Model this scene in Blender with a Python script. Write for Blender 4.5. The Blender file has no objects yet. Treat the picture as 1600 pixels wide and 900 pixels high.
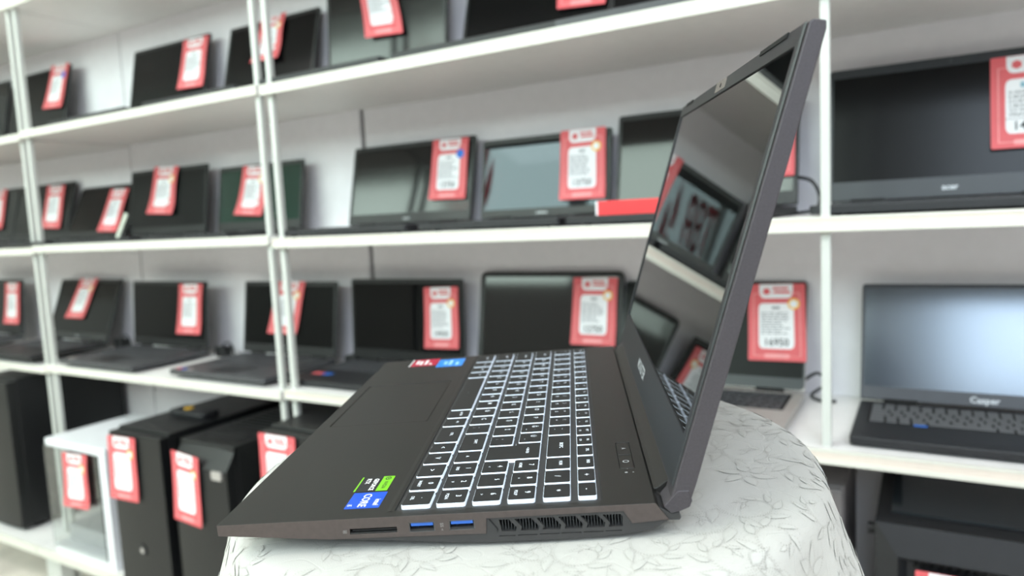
import bpy, bmesh, math, random
from mathutils import Matrix, Vector

random.seed(7)
C = bpy.context.scene.collection
R = math.radians

# ------------------------------------------------------------------ camera
CAM_Z = 1.08
cam_d = bpy.data.cameras.new('camera')
cam_d.sensor_width = 36.0
cam_d.lens = 1113.76 / 1600 * 36
cam_d.clip_start = 0.02
cam_d.dof.use_dof = True
cam_d.dof.focus_distance = 0.43
cam_d.dof.aperture_fstop = 6.0
cam = bpy.data.objects.new('camera', cam_d)
C.objects.link(cam)
# columns: right, forward, up of the camera in the world
RIGHT, FWD, UP = (.8661, .4974, -.0483), (-.4997, .8606, -.0984), (-.0073, .1094, .9940)
cam.matrix_world = Matrix(((RIGHT[0], UP[0], -FWD[0], 0), (RIGHT[1], UP[1], -FWD[1], 0),
                           (RIGHT[2], UP[2], -FWD[2], CAM_Z), (0, 0, 0, 1)))
bpy.context.scene.camera = cam

# ------------------------------------------------------------------ world, lights, exposure
w = bpy.data.worlds.new('daylight')
bpy.context.scene.world = w
w.use_nodes = True
bg = w.node_tree.nodes['Background']
bg.inputs[0].default_value = (1, 1, 1, 1)
bg.inputs[1].default_value = 14.0
vs = bpy.context.scene.view_settings
vs.view_transform = 'Standard'
vs.look = 'None'
vs.exposure = -0.34
vs.gamma = 1.0
vs.use_curve_mapping = False
try:
    bpy.context.scene.cycles.use_denoising = True
except Exception:
    pass
CEIL = 3.6
# ceiling panels: (x, y, size x, size y, watts)
PANELS = [(0.97, -1.78, 1.6, 1.1, 85), (-1.2, -1.2, 1.2, .5, 40), (-3.4, -1.2, 1.2, .5, 50), (1.8, -.4, .6, .6, 20)]


def area(name, loc, sx, sy, watts, rot=(0, 0, 0), col=(1, 1, 1)):
    d = bpy.data.lights.new(name, 'AREA')
    d.shape = 'RECTANGLE'
    d.size, d.size_y = sx, sy
    d.energy = watts
    d.color = col
    o = bpy.data.objects.new(name, d)
    o.location = loc
    o.rotation_euler = rot
    C.objects.link(o)
    return o


for i, (x, y, sx, sy, p) in enumerate(PANELS):
    area('panel_lamp', (x, y, CEIL - .06), sx, sy, p, col=(.86, .93, 1) if i == 0 else (1, .95, .95))


# ------------------------------------------------------------------ helpers
def lin(h):
    h = h.lstrip('#')
    out = []
    for i in (0, 2, 4):
        c = int(h[i:i + 2], 16) / 255
        out.append(c / 12.92 if c <= .04045 else ((c + .055) / 1.055) ** 2.4)
    return out


MATS = {}


def mat(name, col, rough=.5, metal=0, spec=.5, var=.06, scale=40, bump=0, bscale=400, emit=0, trans=0, coat=0):
    """principled material with a faint procedural grain"""
    if name in MATS:
        return MATS[name]
    m = bpy.data.materials.new(name)
    m.use_nodes = True
    nt = m.node_tree
    b = nt.nodes['Principled BSDF']
    c = lin(col) if isinstance(col, str) else list(col)
    tc = nt.nodes.new('ShaderNodeTexCoord')
    no = nt.nodes.new('ShaderNodeTexNoise')
    no.inputs['Scale'].default_value = scale
    no.inputs['Detail'].default_value = 3
    nt.links.new(tc.outputs['Object'], no.inputs['Vector'])
    rp = nt.nodes.new('ShaderNodeMapRange')
    rp.inputs['From Min'].default_value = .3
    rp.inputs['From Max'].default_value = .7
    rp.inputs['To Min'].default_value = 1 - var
    rp.inputs['To Max'].default_value = 1 + var
    nt.links.new(no.outputs['Fac'], rp.inputs['Value'])
    mx = nt.nodes.new('ShaderNodeVectorMath')
    mx.operation = 'SCALE'
    mx.inputs[0].default_value = c
    nt.links.new(rp.outputs['Result'], mx.inputs['Scale'])
    nt.links.new(mx.outputs['Vector'], b.inputs['Base Color'])
    b.inputs['Roughness'].default_value = rough
    b.inputs['Metallic'].default_value = metal
    b.inputs['Specular IOR Level'].default_value = spec
    b.inputs['Coat Weight'].default_value = coat
    b.inputs['Coat Roughness'].default_value = .02
    if trans:
        b.inputs['Transmission Weight'].default_value = trans
        b.inputs['IOR'].default_value = 1.45
    if emit:
        b.inputs['Emission Color'].default_value = c + [1]
        b.inputs['Emission Strength'].default_value = emit
    if bump:
        n2 = nt.nodes.new('ShaderNodeTexNoise')
        n2.inputs['Scale'].default_value = bscale
        n2.inputs['Detail'].default_value = 2
        nt.links.new(tc.outputs['Object'], n2.inputs['Vector'])
        bp = nt.nodes.new('ShaderNodeBump')
        bp.inputs['Strength'].default_value = bump
        bp.inputs['Distance'].default_value = .0004
        nt.links.new(n2.outputs['Fac'], bp.inputs['Height'])
        nt.links.new(bp.outputs['Normal'], b.inputs['Normal'])
    MATS[name] = m
    return m


def empty(name, loc, rot=(0, 0, 0), parent=None):
    o = bpy.data.objects.new(name, None)
    o.location = loc
    o.rotation_euler = rot
    o.empty_display_size = .05
    o.parent = parent
    C.objects.link(o)
    return o


def tag(o, label, cat, group=None, kind=None):
    o['label'] = label
    if cat:
        o['category'] = cat
    if group:
        o['group'] = group
    if kind:
        o['kind'] = kind
    return o


TXT = {}


def text2d(s, size, bold=0.0, align='CENTER'):
    key = (s, size, bold, align)
    if key not in TXT:
        cu = bpy.data.curves.new('lettering', 'FONT')
        cu.body = s
        cu.size = size
        cu.offset = bold * size
        cu.align_x = align
        cu.align_y = 'CENTER'
        cu.resolution_u = 2
        ob = bpy.data.objects.new('lettering', cu)
        me = bpy.data.meshes.new_from_object(ob)
        TXT[key] = ([(v.co.x, v.co.y) for v in me.vertices], [tuple(p.vertices) for p in me.polygons])
        bpy.data.objects.remove(ob)
        bpy.data.meshes.remove(me)
        bpy.data.curves.remove(cu)
    return TXT[key]


def rrect(x0, y0, x1, y1, r, n=4):
    """rounded rectangle outline, counter clockwise; r may be one radius or four (bl, br, tr, tl)"""
    rr = [r] * 4 if not isinstance(r, (list, tuple)) else r
    pts = []
    for k, (cx, cy, sx, sy) in enumerate(((x0, y0, 1, 1), (x1, y0, -1, 1), (x1, y1, -1, -1), (x0, y1, 1, -1))):
        q = rr[k]
        if q <= 0:
            pts.append((cx, cy))
            continue
        for i in range(n + 1):
            a = math.pi + k * math.pi / 2 + i * math.pi / 2 / n
            pts.append((cx + sx * q + q * math.cos(a), cy + sy * q + q * math.sin(a)))
    return pts


def circle(cx, cy, r, n=16):
    return [(cx + r * math.cos(2 * math.pi * i / n), cy + r * math.sin(2 * math.pi * i / n)) for i in range(n)]


class G:
    def __init__(s, f=None):
        s.v, s.f, s.m, s.fn = [], [], [], f

    def add(s, vs_, fs, m=0):
        o = len(s.v)
        s.v += [tuple(s.fn(*p)) if s.fn else tuple(p) for p in vs_]
        s.f += [tuple(i + o for i in q) for q in fs]
        s.m += [m] * len(fs)
        return s

    def box(s, x0, y0, z0, x1, y1, z1, m=0):
        return s.add([(x0, y0, z0), (x1, y0, z0), (x1, y1, z0), (x0, y1, z0), (x0, y0, z1), (x1, y0, z1), (x1, y1, z1), (x0, y1, z1)],
                     [(3, 2, 1, 0), (4, 5, 6, 7), (0, 1, 5, 4), (1, 2, 6, 5), (2, 3, 7, 6), (3, 0, 4, 7)], m)

    def prism(s, poly, axis, a, b, m=0, mtop=None):
        n = len(poly)

        def P(p, t):
            return {'x': (t, p[0], p[1]), 'y': (p[0], t, p[1]), 'z': (p[0], p[1], t)}[axis]
        s.add([P(p, a) for p in poly] + [P(p, b) for p in poly],
              [tuple(range(n))[::-1]] + [(i, (i + 1) % n, n + (i + 1) % n, n + i) for i in range(n)], m)
        o = len(s.v) - 2 * n
        s.f.append(tuple(range(o + n, o + 2 * n)))
        s.m.append(m if mtop is None else mtop)
        return s

    def loft(s, rings, m=0, caps=True):
        n = len(rings[0])
        v = [p for r in rings for p in r]
        fs = []
        for k in range(len(rings) - 1):
            for i in range(n):
                j = (i + 1) % n
                fs.append((k * n + i, k * n + j, (k + 1) * n + j, (k + 1) * n + i))
        if caps:
            fs.append(tuple(range(n))[::-1])
            fs.append(tuple((len(rings) - 1) * n + i for i in range(n)))
        return s.add(v, fs, m)

    def flat(s, poly, z=0, m=0):
        return s.add([(p[0], p[1], z) for p in poly], [tuple(range(len(poly)))], m)

    def text(s, txt, size, place, m=0, bold=0, align='CENTER'):
        v, f = text2d(txt, size, bold, align)
        return s.add([place(*p) for p in v], f, m)

    def tube(s, pts, r, n=8, m=0):
        pts = [Vector(p) for p in pts]
        rings = []
        u = None
        for i, p in enumerate(pts):
            t = (pts[min(i + 1, len(pts) - 1)] - pts[max(i - 1, 0)]).normalized()
            if u is None:
                u = t.orthogonal().normalized()
            u = (u - t * u.dot(t)).normalized()
            w_ = t.cross(u)
            rings.append([tuple(p + (u * math.cos(2 * math.pi * k / n) + w_ * math.sin(2 * math.pi * k / n)) * r) for k in range(n)])
        return s.loft(rings, m)

    def mesh(s, name, mats):
        me = bpy.data.meshes.new(name)
        me.from_pydata(s.v, [], s.f)
        for m in mats:
            me.materials.append(m)
        if len(mats) > 1:
            me.polygons.foreach_set('material_index', s.m)
        bm = bmesh.new()
        bm.from_mesh(me)
        bmesh.ops.recalc_face_normals(bm, faces=bm.faces)
        bm.to_mesh(me)
        bm.free()
        return me

    def build(s, name, mats, parent=None, bevel=0, smooth=False, loc=None, rot=None, seg=2, norm=True):
        if not isinstance(mats, (list, tuple)):
            mats = [mats]
        me = s.mesh(name, mats)
        o = bpy.data.objects.new(name, me)
        o.parent = parent
        if loc is not None:
            o.location = loc
        if rot is not None:
            o.rotation_euler = rot
        C.objects.link(o)
        if smooth:
            me.polygons.foreach_set('use_smooth', [True] * len(me.polygons))
        if bevel:
            b = o.modifiers.new('bevel', 'BEVEL')
            b.width = bevel
            b.segments = seg
            b.limit_method = 'ANGLE'
            b.angle_limit = R(40)
        return o


def cut(o, cutters, mats=None):
    """carve the cutter solids (list of G) out of a mesh object, for good"""
    tmp = []
    for g in cutters:
        c = g.build('cutter', mats or list(o.data.materials))
        c.parent = o.parent
        c.location = o.location
        md = o.modifiers.new('cut', 'BOOLEAN')
        md.operation = 'DIFFERENCE'
        md.solver = 'EXACT'
        md.object = c
        tmp.append(c)
    bpy.context.view_layer.update()
    me = bpy.data.meshes.new_from_object(o.evaluated_get(bpy.context.evaluated_depsgraph_get()))
    o.modifiers.clear()
    old = o.data
    me.name = old.name
    o.data = me
    bpy.data.meshes.remove(old)
    for c in tmp:
        d = c.data
        bpy.data.objects.remove(c)
        bpy.data.meshes.remove(d)


# ------------------------------------------------------------------ materials
WALL = mat('wall_paint', '#dcdad8', .7, var=.02)
PANEL = mat('white_back_panel', '#e6e3e7', .55, var=.02)
BOARD = mat('white_melamine_board', '#ebe8e6', .45, var=.02)
LIP = mat('cream_white_edge', '#d6d4ca', .4, var=.01)
BEIGE = mat('beige_edge_strip', '#d9cdc2', .5, var=.03)
POST = mat('white_steel_post', '#c6c8c3', .35, var=.01)
CEILM = mat('white_ceiling', '#dddcda', .9)
FLOORM = mat('pale_bounce_floor', '#d6cfc5', .45, var=.2, scale=6)  # pale beige, lightened to bounce light up under the shelves
BLK = mat('black_plastic', '#0e0f11', .45, var=.1)
BLK2 = mat('charcoal_plastic', '#1c1d20', .5, var=.1)
GREY = mat('grey_plastic', '#434447', .5, var=.08)
SILV = mat('silver_grey_shell', '#b3aeaa', .4, metal=.3, var=.04)
GAPM = mat('black_gap', '#050505', .8)
RED = mat('red_card', '#dc5f64', .55, var=.03)
PINK = mat('pink_print', '#f2a3a3', .6)
PAPER = mat('white_paper', '#efedf0', .6, var=.01)
INK = mat('dark_ink', '#33343a', .7)
INKL = mat('grey_ink', '#8f9096', .7)
YEL = mat('yellow_sticker', '#f0b93a', .6)
BLU = mat('blue_sticker', '#1f6fd2', .4)
WHITEINK = mat('white_lettering', '#f4f4f4', .5)
LOGO = mat('silver_lettering', '#b9bcbf', .4, metal=.2)


def screen_mat(rough, col='#08090a', spec=.5, ior=1.5, tint=None):
    m = mat('screen_%03d_%s' % (int(rough * 1000), col[1:]), col, rough, spec=spec, var=.02)
    m.node_tree.nodes['Principled BSDF'].inputs['IOR'].default_value = ior
    if tint:
        m.node_tree.nodes['Principled BSDF'].inputs['Specular Tint'].default_value = tint + (1,)
    return m


# ------------------------------------------------------------------ the room
def struct(name, g, m, bevel=0):
    o = g.build(name, m, bevel=bevel)
    o['kind'] = 'structure'
    return o


XL, XR, YB, YF = -6.6, 3.0, -2.4, 1.50
struct('floor', G().box(XL, YB, -.05, XR, YF, 0), FLOORM)
struct('ceiling', G().box(XL, YB, CEIL, XR, YF, CEIL + .05), CEILM)
struct('wall_back', G().box(XL, YF, 0, XR, YF + .08, CEIL), WALL)
struct('wall_left', G().box(XL - .08, YB, 0, XL, YF, CEIL), mat('grey_wall', '#cfcecc', .7))
struct('wall_right', G().box(XR, YB, 0, XR + .08, YF, CEIL), WALL)
WINS = [(-5.4, -2.5, 1.9, 3.42), (-2.44, -.75, 1.9, 3.42), (.12, 2.0, 1.95, 3.45)]  # third opening is added, unseen, for the glare on the right lower screen
g = G().box(XL, YB - .1, 0, XR, YB, 1.9).box(XL, YB - .1, 3.45, XR, YB, CEIL)
xs = [XL] + [q for a, b, c, d in WINS for q in (a, b)] + [XR]
for i in range(0, len(xs), 2):
    g.box(xs[i], YB - .1, 1.9, xs[i + 1], YB, 3.45)
g.box(WINS[2][0], YB - .1, 1.9, WINS[2][1], YB, WINS[2][2])
for a, b, c, d in WINS[:2]:
    g.box(a, YB - .1, d, b, YB, 3.45)
struct('wall_front', g, mat('grey_front_wall', '#b4b3b1', .7))


def pane_mat(name, tint):
    m = bpy.data.materials.new(name)
    m.use_nodes = True
    nt = m.node_tree
    tr = nt.nodes.new('ShaderNodeBsdfTransparent')
    tr.inputs['Color'].default_value = tint + (1,)
    gl = nt.nodes.new('ShaderNodeBsdfGlossy')
    gl.inputs['Roughness'].default_value = .01
    mx = nt.nodes.new('ShaderNodeMixShader')
    mx.inputs[0].default_value = .05
    nt.links.new(tr.outputs[0], mx.inputs[1])
    nt.links.new(gl.outputs[0], mx.inputs[2])
    nt.links.new(mx.outputs[0], nt.nodes['Material Output'].inputs['Surface'])
    return m


PANE = [pane_mat('green_tinted_pane', (.88, .98, .93)), pane_mat('blue_tinted_pane', (.86, .93, 1.0))]  # second pane is tinted blue to cool that glare
for i, (a, b, c, d) in enumerate(WINS):
    g = G()
    for x0, x1 in ((a, a + .05), (b - .05, b), ((a + b) / 2 - .025, (a + b) / 2 + .025)):
        g.box(x0, YB - .08, c, x1, YB - .02, d)
    g.box(a, YB - .08, c, b, YB - .02, c + .05).box(a, YB - .08, d - .05, b, YB - .02, d)
    wo = g.build('window_%d' % (i + 1), POST)
    wo['kind'] = 'structure'
    G().box(a + .05, YB - .055, c + .05, (a + b) / 2 - .025, YB - .049, d - .05).build('pane', PANE[i == 2], wo)
    G().box((a + b) / 2 + .025, YB - .055, c + .05, b - .05, YB - .049, d - .05).build('pane', PANE[i == 2], wo)
    pl = area('window_portal', ((a + b) / 2, YB - .11, (c + d) / 2), b - a, d - c, 1, rot=(R(90), 0, 0))
    pl.data.cycles.is_portal = True
for x, y, sx, sy, p in PANELS:
    t = empty('ceiling_light', (x, y, CEIL - .05))
    tag(t, 'flat white light panel on the ceiling, ' + ('largest, before the added window' if sx > 1.5 else 'leftmost' if x < -2 else 'small square one at the right' if x > 1 else 'over the middle of the aisle'), 'light', 'ceiling light panels')
    G().box(-sx / 2 - .02, -sy / 2 - .02, 0, sx / 2 + .02, sy / 2 + .02, .048).build('frame', POST, t)

# ------------------------------------------------------------------ shelving
Y0, YBACK = 1.10, 1.43           # front edge of the shelves, face of the back panels
ZA, ZB, ZC, ZD = 1.390, 1.060, .720, .190   # tops of the shelves (top, middle, lower, bottom)
ZT = 1.752


def shelving(xa, xb, label, posts, two_lip, dzs=(0, 0, 0)):
    t = empty('shelving_unit', ((xa + xb) / 2, (Y0 + YBACK) / 2, 0))
    tag(t, label, 'shelves', 'white shelving units')
    t_in = (-(xa + xb) / 2, -(Y0 + YBACK) / 2, 0)

    def P(g, name, m, bevel=0):
        return g.build(name, m, t, loc=t_in, bevel=bevel)
    n = 1
    for i in range(n):
        a, b = xa + (xb - xa) * i / n, xa + (xb - xa) * (i + 1) / n
        P(G().box(a + .001, YBACK, .05, b - .001, YBACK + .012, 2.15), 'back_panel', PANEL)
    for x in posts:
        P(G().box(x - .0065, Y0 + .013, ZC if x == -.122 else 0, x + .0065, Y0 + .026, 2.16), 'post', POST, .0015)
        P(G().box(x - .0065, YBACK + .014, 0, x + .0065, YBACK + .027, 2.16), 'post', POST, .0015)
    for k, z in enumerate((ZA, ZB, ZC, ZT, 2.13)):
        z = z + (dzs[k] if k < 3 else 0)
        P(G().box(xa, Y0 + .004, z - .019, xb, YBACK - .001, z), 'shelf_board', BOARD)
        if two_lip:
            P(G().box(xa, Y0, z - .004, xb, Y0 + .004, z), 'edge_strip', LIP)
            P(G().box(xa, Y0 + .0012, z - .0145, xb, Y0 + .004, z - .004), 'edge_strip', BEIGE if k in (1, 2) else LIP)
            P(G().box(xa, Y0 - .001, z - .022, xb, Y0 + .004, z - .0145), 'edge_strip', LIP, .001)
        else:
            P(G().box(xa, Y0, z - .021, xb, Y0 + .004, z), 'edge_strip', LIP, .001)
    P(G().box(xa, 1.026, ZD - .024, xb, YBACK - .001, ZD), 'base_board', BOARD)
    P(G().box(xa, 1.02, ZD - .026, xb, 1.026, ZD), 'edge_strip', LIP, .001)
    for x in posts:
        if x == -.122:
            continue
        P(G().box(x - .02, 1.06, 0, x + .02, 1.10, ZD - .024), 'foot', POST, .002)
    return t


shelving(-3.245, -2.247, 'white steel shelving unit cut off by the left edge of the picture', (-3.225, -2.262), False, (-.003, 0, -.012))
shelving(-2.243, -1.2575, 'white steel shelving unit between the two double posts on the left', (-2.226, -1.268), False, (.003, .006, -.006))
shelving(-1.245, 1.02, 'white steel shelving unit right of the middle double post, behind the open laptop', (-1.229, -.122, 1.0), True)

# ------------------------------------------------------------------ shelf laptops
def price_tag(place, w_, h_, label, price=None, dot='y', curl=.006, skew=(0, 0), group='red price tags', lines=True, brand=None, words=()):
    """red card with a white heading, a white list panel and a round sticker.
    place: (location, rotation) of the top left corner; local x right, z up, y away"""
    loc, rot = place
    t = empty('price_tag', loc, rot)
    tag(t, label, 'price tag', group)

    def fn(u, v, d):
        # u 0..1 across, v 0..1 upwards, d mm in front of the card
        k = 1 - v
        return (u * w_ + skew[0] * k, -.0012 - d * .0004 - curl * (k ** 3) - curl * .35 * math.sin(k * 5) * u, -k * h_ + skew[1] * u)

    def strips(name, outline, d, m, par=None):
        """fill a convex outline with horizontal strips so that it follows the curl"""
        vs_ = sorted({round(p[1], 4) for p in outline})
        lo, hi = vs_[0], vs_[-1]
        for i in range(1, 8):
            vs_.append(round(lo + (hi - lo) * i / 8, 4))
        vs_ = sorted(set(vs_))

        def span(v):
            xs = []
            n = len(outline)
            for i in range(n):
                a, b = outline[i], outline[(i + 1) % n]
                if abs(a[1] - b[1]) < 1e-6:
                    if abs(a[1] - v) < 1e-4:
                        xs += [a[0], b[0]]
                    continue
                if min(a[1], b[1]) - 1e-4 <= v <= max(a[1], b[1]) + 1e-4:
                    xs.append(a[0] + (b[0] - a[0]) * (v - a[1]) / (b[1] - a[1]))
            return min(xs), max(xs)
        g = G(fn)
        V = []
        for v in vs_:
            a, b = span(v)
            V += [(a, v, d), ((a + b) / 2, v, d), (b, v, d)]
        F = []
        for i in range(len(vs_) - 1):
            for j in (0, 1):
                F.append((i * 3 + j, i * 3 + j + 1, i * 3 + j + 4, i * 3 + j + 3))
        g.add(V, F)
        return g.build(name, m, par or t, smooth=True)
    q = h_ / w_
    strips('card', rrect(0, 0, 1, 1, .02, 2), 0, RED)
    # thin printed border
    g = G(fn)
    for a, b, c, d in ((.09, .06, .105, .88), (.895, .06, .91, .88), (.105, .06, .895, .07), (.105, .87, .895, .88)):
        n = 6
        for i in range(n):
            v0, v1 = b + (d - b) * i / n, b + (d - b) * (i + 1) / n
            g.add([(a, v0, 1), (c, v0, 1), (c, v1, 1), (a, v1, 1)], [(0, 1, 2, 3)])
    bo = g.build('border', PINK, t)
    bmw = bmesh.new()
    bmw.from_mesh(bo.data)
    bmesh.ops.remove_doubles(bmw, verts=bmw.verts, dist=.0006)
    bmw.to_mesh(bo.data)
    bmw.free()
    strips('heading', rrect(.2, .81, .79, .995, (.09, .09, .01, .01), 3), 1, PAPER)
    pn = strips('list_panel', rrect(.185, .155, .80, .745, .07, 3), 1, PAPER)
    strips('pill', rrect(.28, .04, .72, .09, .022, 3), 1, PINK)
    if dot:
        strips('round_sticker', [(p[0], p[1]) for p in [(.80 + .105 * math.cos(a * math.pi / 8), .735 + .105 / q * math.sin(a * math.pi / 8)) for a in range(16)]], 1.6, BLU if dot == 'b' else YEL)
        if dot == 'y':
            strips('sticker_face', [(p[0], p[1]) for p in [(.80 + .07 * math.cos(a * math.pi / 8), .735 + .07 / q * math.sin(a * math.pi / 8)) for a in range(16)]], 2.2, PAPER)
    # heading: six sided emblem and two short bars
    g = G(fn)
    for k in range(3):
        a = math.pi / 6 + k * 2 * math.pi / 3
        pts = [(0, 0)] + [(math.cos(a + s) * .075, math.sin(a + s) * .075) for s in (0, math.pi / 3, 2 * math.pi / 3)]
        g.add([(.33 + p[0] * .92, .90 + p[1] * .92 / q, 2) for p in pts], [(0, 1, 2, 3)])
    for a, b, v in ((.44, .56, .925), (.57, .71, .925), (.46, .74, .875)):
        g.add([(a, v, 2), (b, v, 2), (b, v + .03, 2), (a, v + .03, 2)], [(0, 1, 2, 3)])
    g.build('emblem', RED, t)
    if words:
        g = G(fn)
        for i, s in enumerate(words):
            g.text(s, .062, lambda x, y: (.225 + x * .92, .60 - i * .048 + y / q, 2), bold=.01, align='LEFT')
        g.add([(.185, .315, 2), (.80, .315, 2), (.80, .32, 2), (.185, .32, 2)], [(0, 1, 2, 3)])
        g.build('list_print', INK, pn)
    if brand:
        G(fn).text(brand, .15, lambda x, y: (.49 + x * .92, .685 + y / q, 2), bold=.02).build('maker_print', mat('teal_ink', '#2a98b0', .6), pn)
    if lines and not words:
        g = G(fn)
        rnd = random.Random(hash(label) % 1000)
        g.add([(.42, .67, 2), (.56, .67, 2), (.56, .70, 2), (.42, .70, 2)], [(0, 1, 2, 3)])
        for i in range(9):
            v = .61 - i * .033
            x = .225
            while x < .5 + rnd.random() * .2:
                x2 = x + .05 + rnd.random() * .09
                g.add([(x, v, 2), (x2, v, 2), (x2, v + .014, 2), (x, v + .014, 2)], [(0, 1, 2, 3)])
                x = x2 + .022
        g.build('list_print', INKL, pn)
    if price:
        g = G(fn)
        g.text(price, .19, lambda x, y: (.49 + x * .92, .235 + y * 1.0 / q, 2), bold=.012)
        g.build('price_print', INK, pn)
    return t


def key_block(x0, y0, cols, rows, px, py, z, gap=.0035, dz=.0015):
    g = G()
    for r in range(rows):
        for c in range(cols):
            x = x0 + c * px + ((r % 3) * .004 if c else 0)
            g.box(x, y0 + r * py, z, x0 + (c + 1) * px - gap + ((r % 3) * .004 if c < cols - 1 else 0), y0 + (r + 1) * py - gap, z + dz)
    return g


def shelf_laptop(key, row, p, label, rough=.2, screen='#08090a', body=None, bezel=None, deck=None, side=.008, top=.012, chin=.026,
                 logo=None, logo_size=.011, stickers=(), keys='block', bd=.235, radius=.006, lid_t=.006, spec=.2, th=.016, ior=1.5, tint=None):
    xL, w_, ti, h, hy = p
    z0 = {'A': ZA, 'B': ZB, 'C': ZC}[row]
    body, bezel, deck = body or BLK2, bezel or BLK, deck or BLK2
    t = empty('laptop', (xL + w_ / 2, hy, z0))
    tag(t, label, 'laptop', 'laptops on the display shelves')
    a, b = -w_ / 2, w_ / 2
    G().prism(rrect(a, -bd, b, .004, radius), 'z', .003, th, 0).build('base', body, t, bevel=.002)
    for x in (a + .03, b - .04):
        for y in (-bd + .015, -.03):
            G().box(x, y, 0, x + .012, y + .008, .0035).build('rubber_foot', GAPM, t)
    kz = th
    if keys == 'single':
        kb = G().prism(rrect(a + .018, -.125, b - .018, -.016, .003), 'z', kz, kz + .0003).build('key_well', GAPM, t)
        pitch = (w_ - .04) / 18
        KEYB = mat('grey_keycap', '#5d5e60', .5, var=.1)
        rows = [(1,) * 18, (1,) * 13 + (2,) + (1,) * 3, (1.5,) + (1,) * 12 + (1.5,) + (1,) * 3, (1.75,) + (1,) * 12 + (1.25,) + (1,) * 3,
                (1.25,) + (1,) * 12 + (1.75,) + (1,) * 3, (1.3, 1, 1, 1.2, 5, 1.2, 1, 1.3, 1, 1, 1, 1, 1)]
        cache = {}
        for r, ws in enumerate(rows):
            s = sum(ws)
            x = a + .02
            for k in ws:
                kw = k * (w_ - .04) / s
                cy = -.026 - r * .0182
                kk = round(kw, 4)
                if kk not in cache:
                    cache[kk] = G().prism(rrect(-kw / 2 + .0016, -.0075, kw / 2 - .0016, .0075, .0015, 2), 'z', 0, .0016).mesh('key', [KEYB])
                o = bpy.data.objects.new('key', cache[kk])
                o.parent = t
                o.location = (x + kw / 2, cy, kz + .0002)
                C.objects.link(o)
                x += kw
    elif keys:
        G().prism(rrect(a + .018, -.125, b - .018, -.016, .003), 'z', kz, kz + .0003).build('key_well', GAPM, t)
        ko = key_block(a + .02, -.123, 17, 6, (w_ - .04) / 17, .0176, kz + .0002).build('keys', GREY, t)
        ko['kind'] = 'stuff'
    G().prism(rrect(-.055, -bd + .02, .05, -.14, .003), 'z', kz, kz + .0004).build('touchpad', deck, t)
    for (sx, sy, sw, sh, m) in stickers:
        G().prism(rrect(a + sx, -bd + sy, a + sx + sw, -bd + sy + sh, .001), 'z', kz, kz + .0003).build('sticker', m, t)
    for s in (-1, 1):
        G().tube([(s * w_ * .33 - .025, .001, th + .002), (s * w_ * .33 + .025, .001, th + .002)], .005, 10).build('hinge', GAPM, t)
    # lid, built upright and leaned back about the hinge
    LR = (-R(ti), 0, 0)
    LL = (0, 0, .018)
    lid = G().prism(rrect(a, .001, b, h, (.002, .002, radius, radius)), 'y', .0, lid_t).build('lid', body, t, loc=LL, rot=LR, bevel=.001)
    g = G()
    i0 = (a + side, chin, b - side, h - top)
    o0 = (a + .001, .003, b - .001, h - .0012)
    F, I = rrect(o0[0], o0[1], o0[2], o0[3], (.002, .002, radius, radius), 4), rrect(*i0, .0008, 4)
    F = rrect(o0[0], o0[1], o0[2], o0[3], max(.001, radius - .001), 4)
    n = len(F)
    g.add([(q[0], -.0015, q[1]) for q in F] + [(q[0], -.0015, q[1]) for q in I] + [(q[0], 0, q[1]) for q in F] + [(q[0], -.0004, q[1]) for q in I],
          [(i, (i + 1) % n, n + (i + 1) % n, n + i) for i in range(n)] + [(i, (i + 1) % n, 2 * n + (i + 1) % n, 2 * n + i) for i in range(n)]
          + [(n + i, n + (i + 1) % n, 3 * n + (i + 1) % n, 3 * n + i) for i in range(n)])
    g.build('bezel', bezel, t, loc=LL, rot=LR)
    G().box(i0[0], -.0005, i0[1], i0[2], -.0001, i0[3]).build('screen', screen_mat(rough, screen, spec, ior, tint), t, loc=LL, rot=LR)
    G().prism(circle(0, h - top * .5, .0022, 10), 'y', -.002, -.0014).build('webcam', GREY, t, loc=LL, rot=LR)
    if logo:
        G().text(logo, logo_size, lambda x, y: (x, -.0018, chin * .5 + y), bold=.02).build('logo', LOGO, t, loc=LL, rot=LR)
    return t


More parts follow.
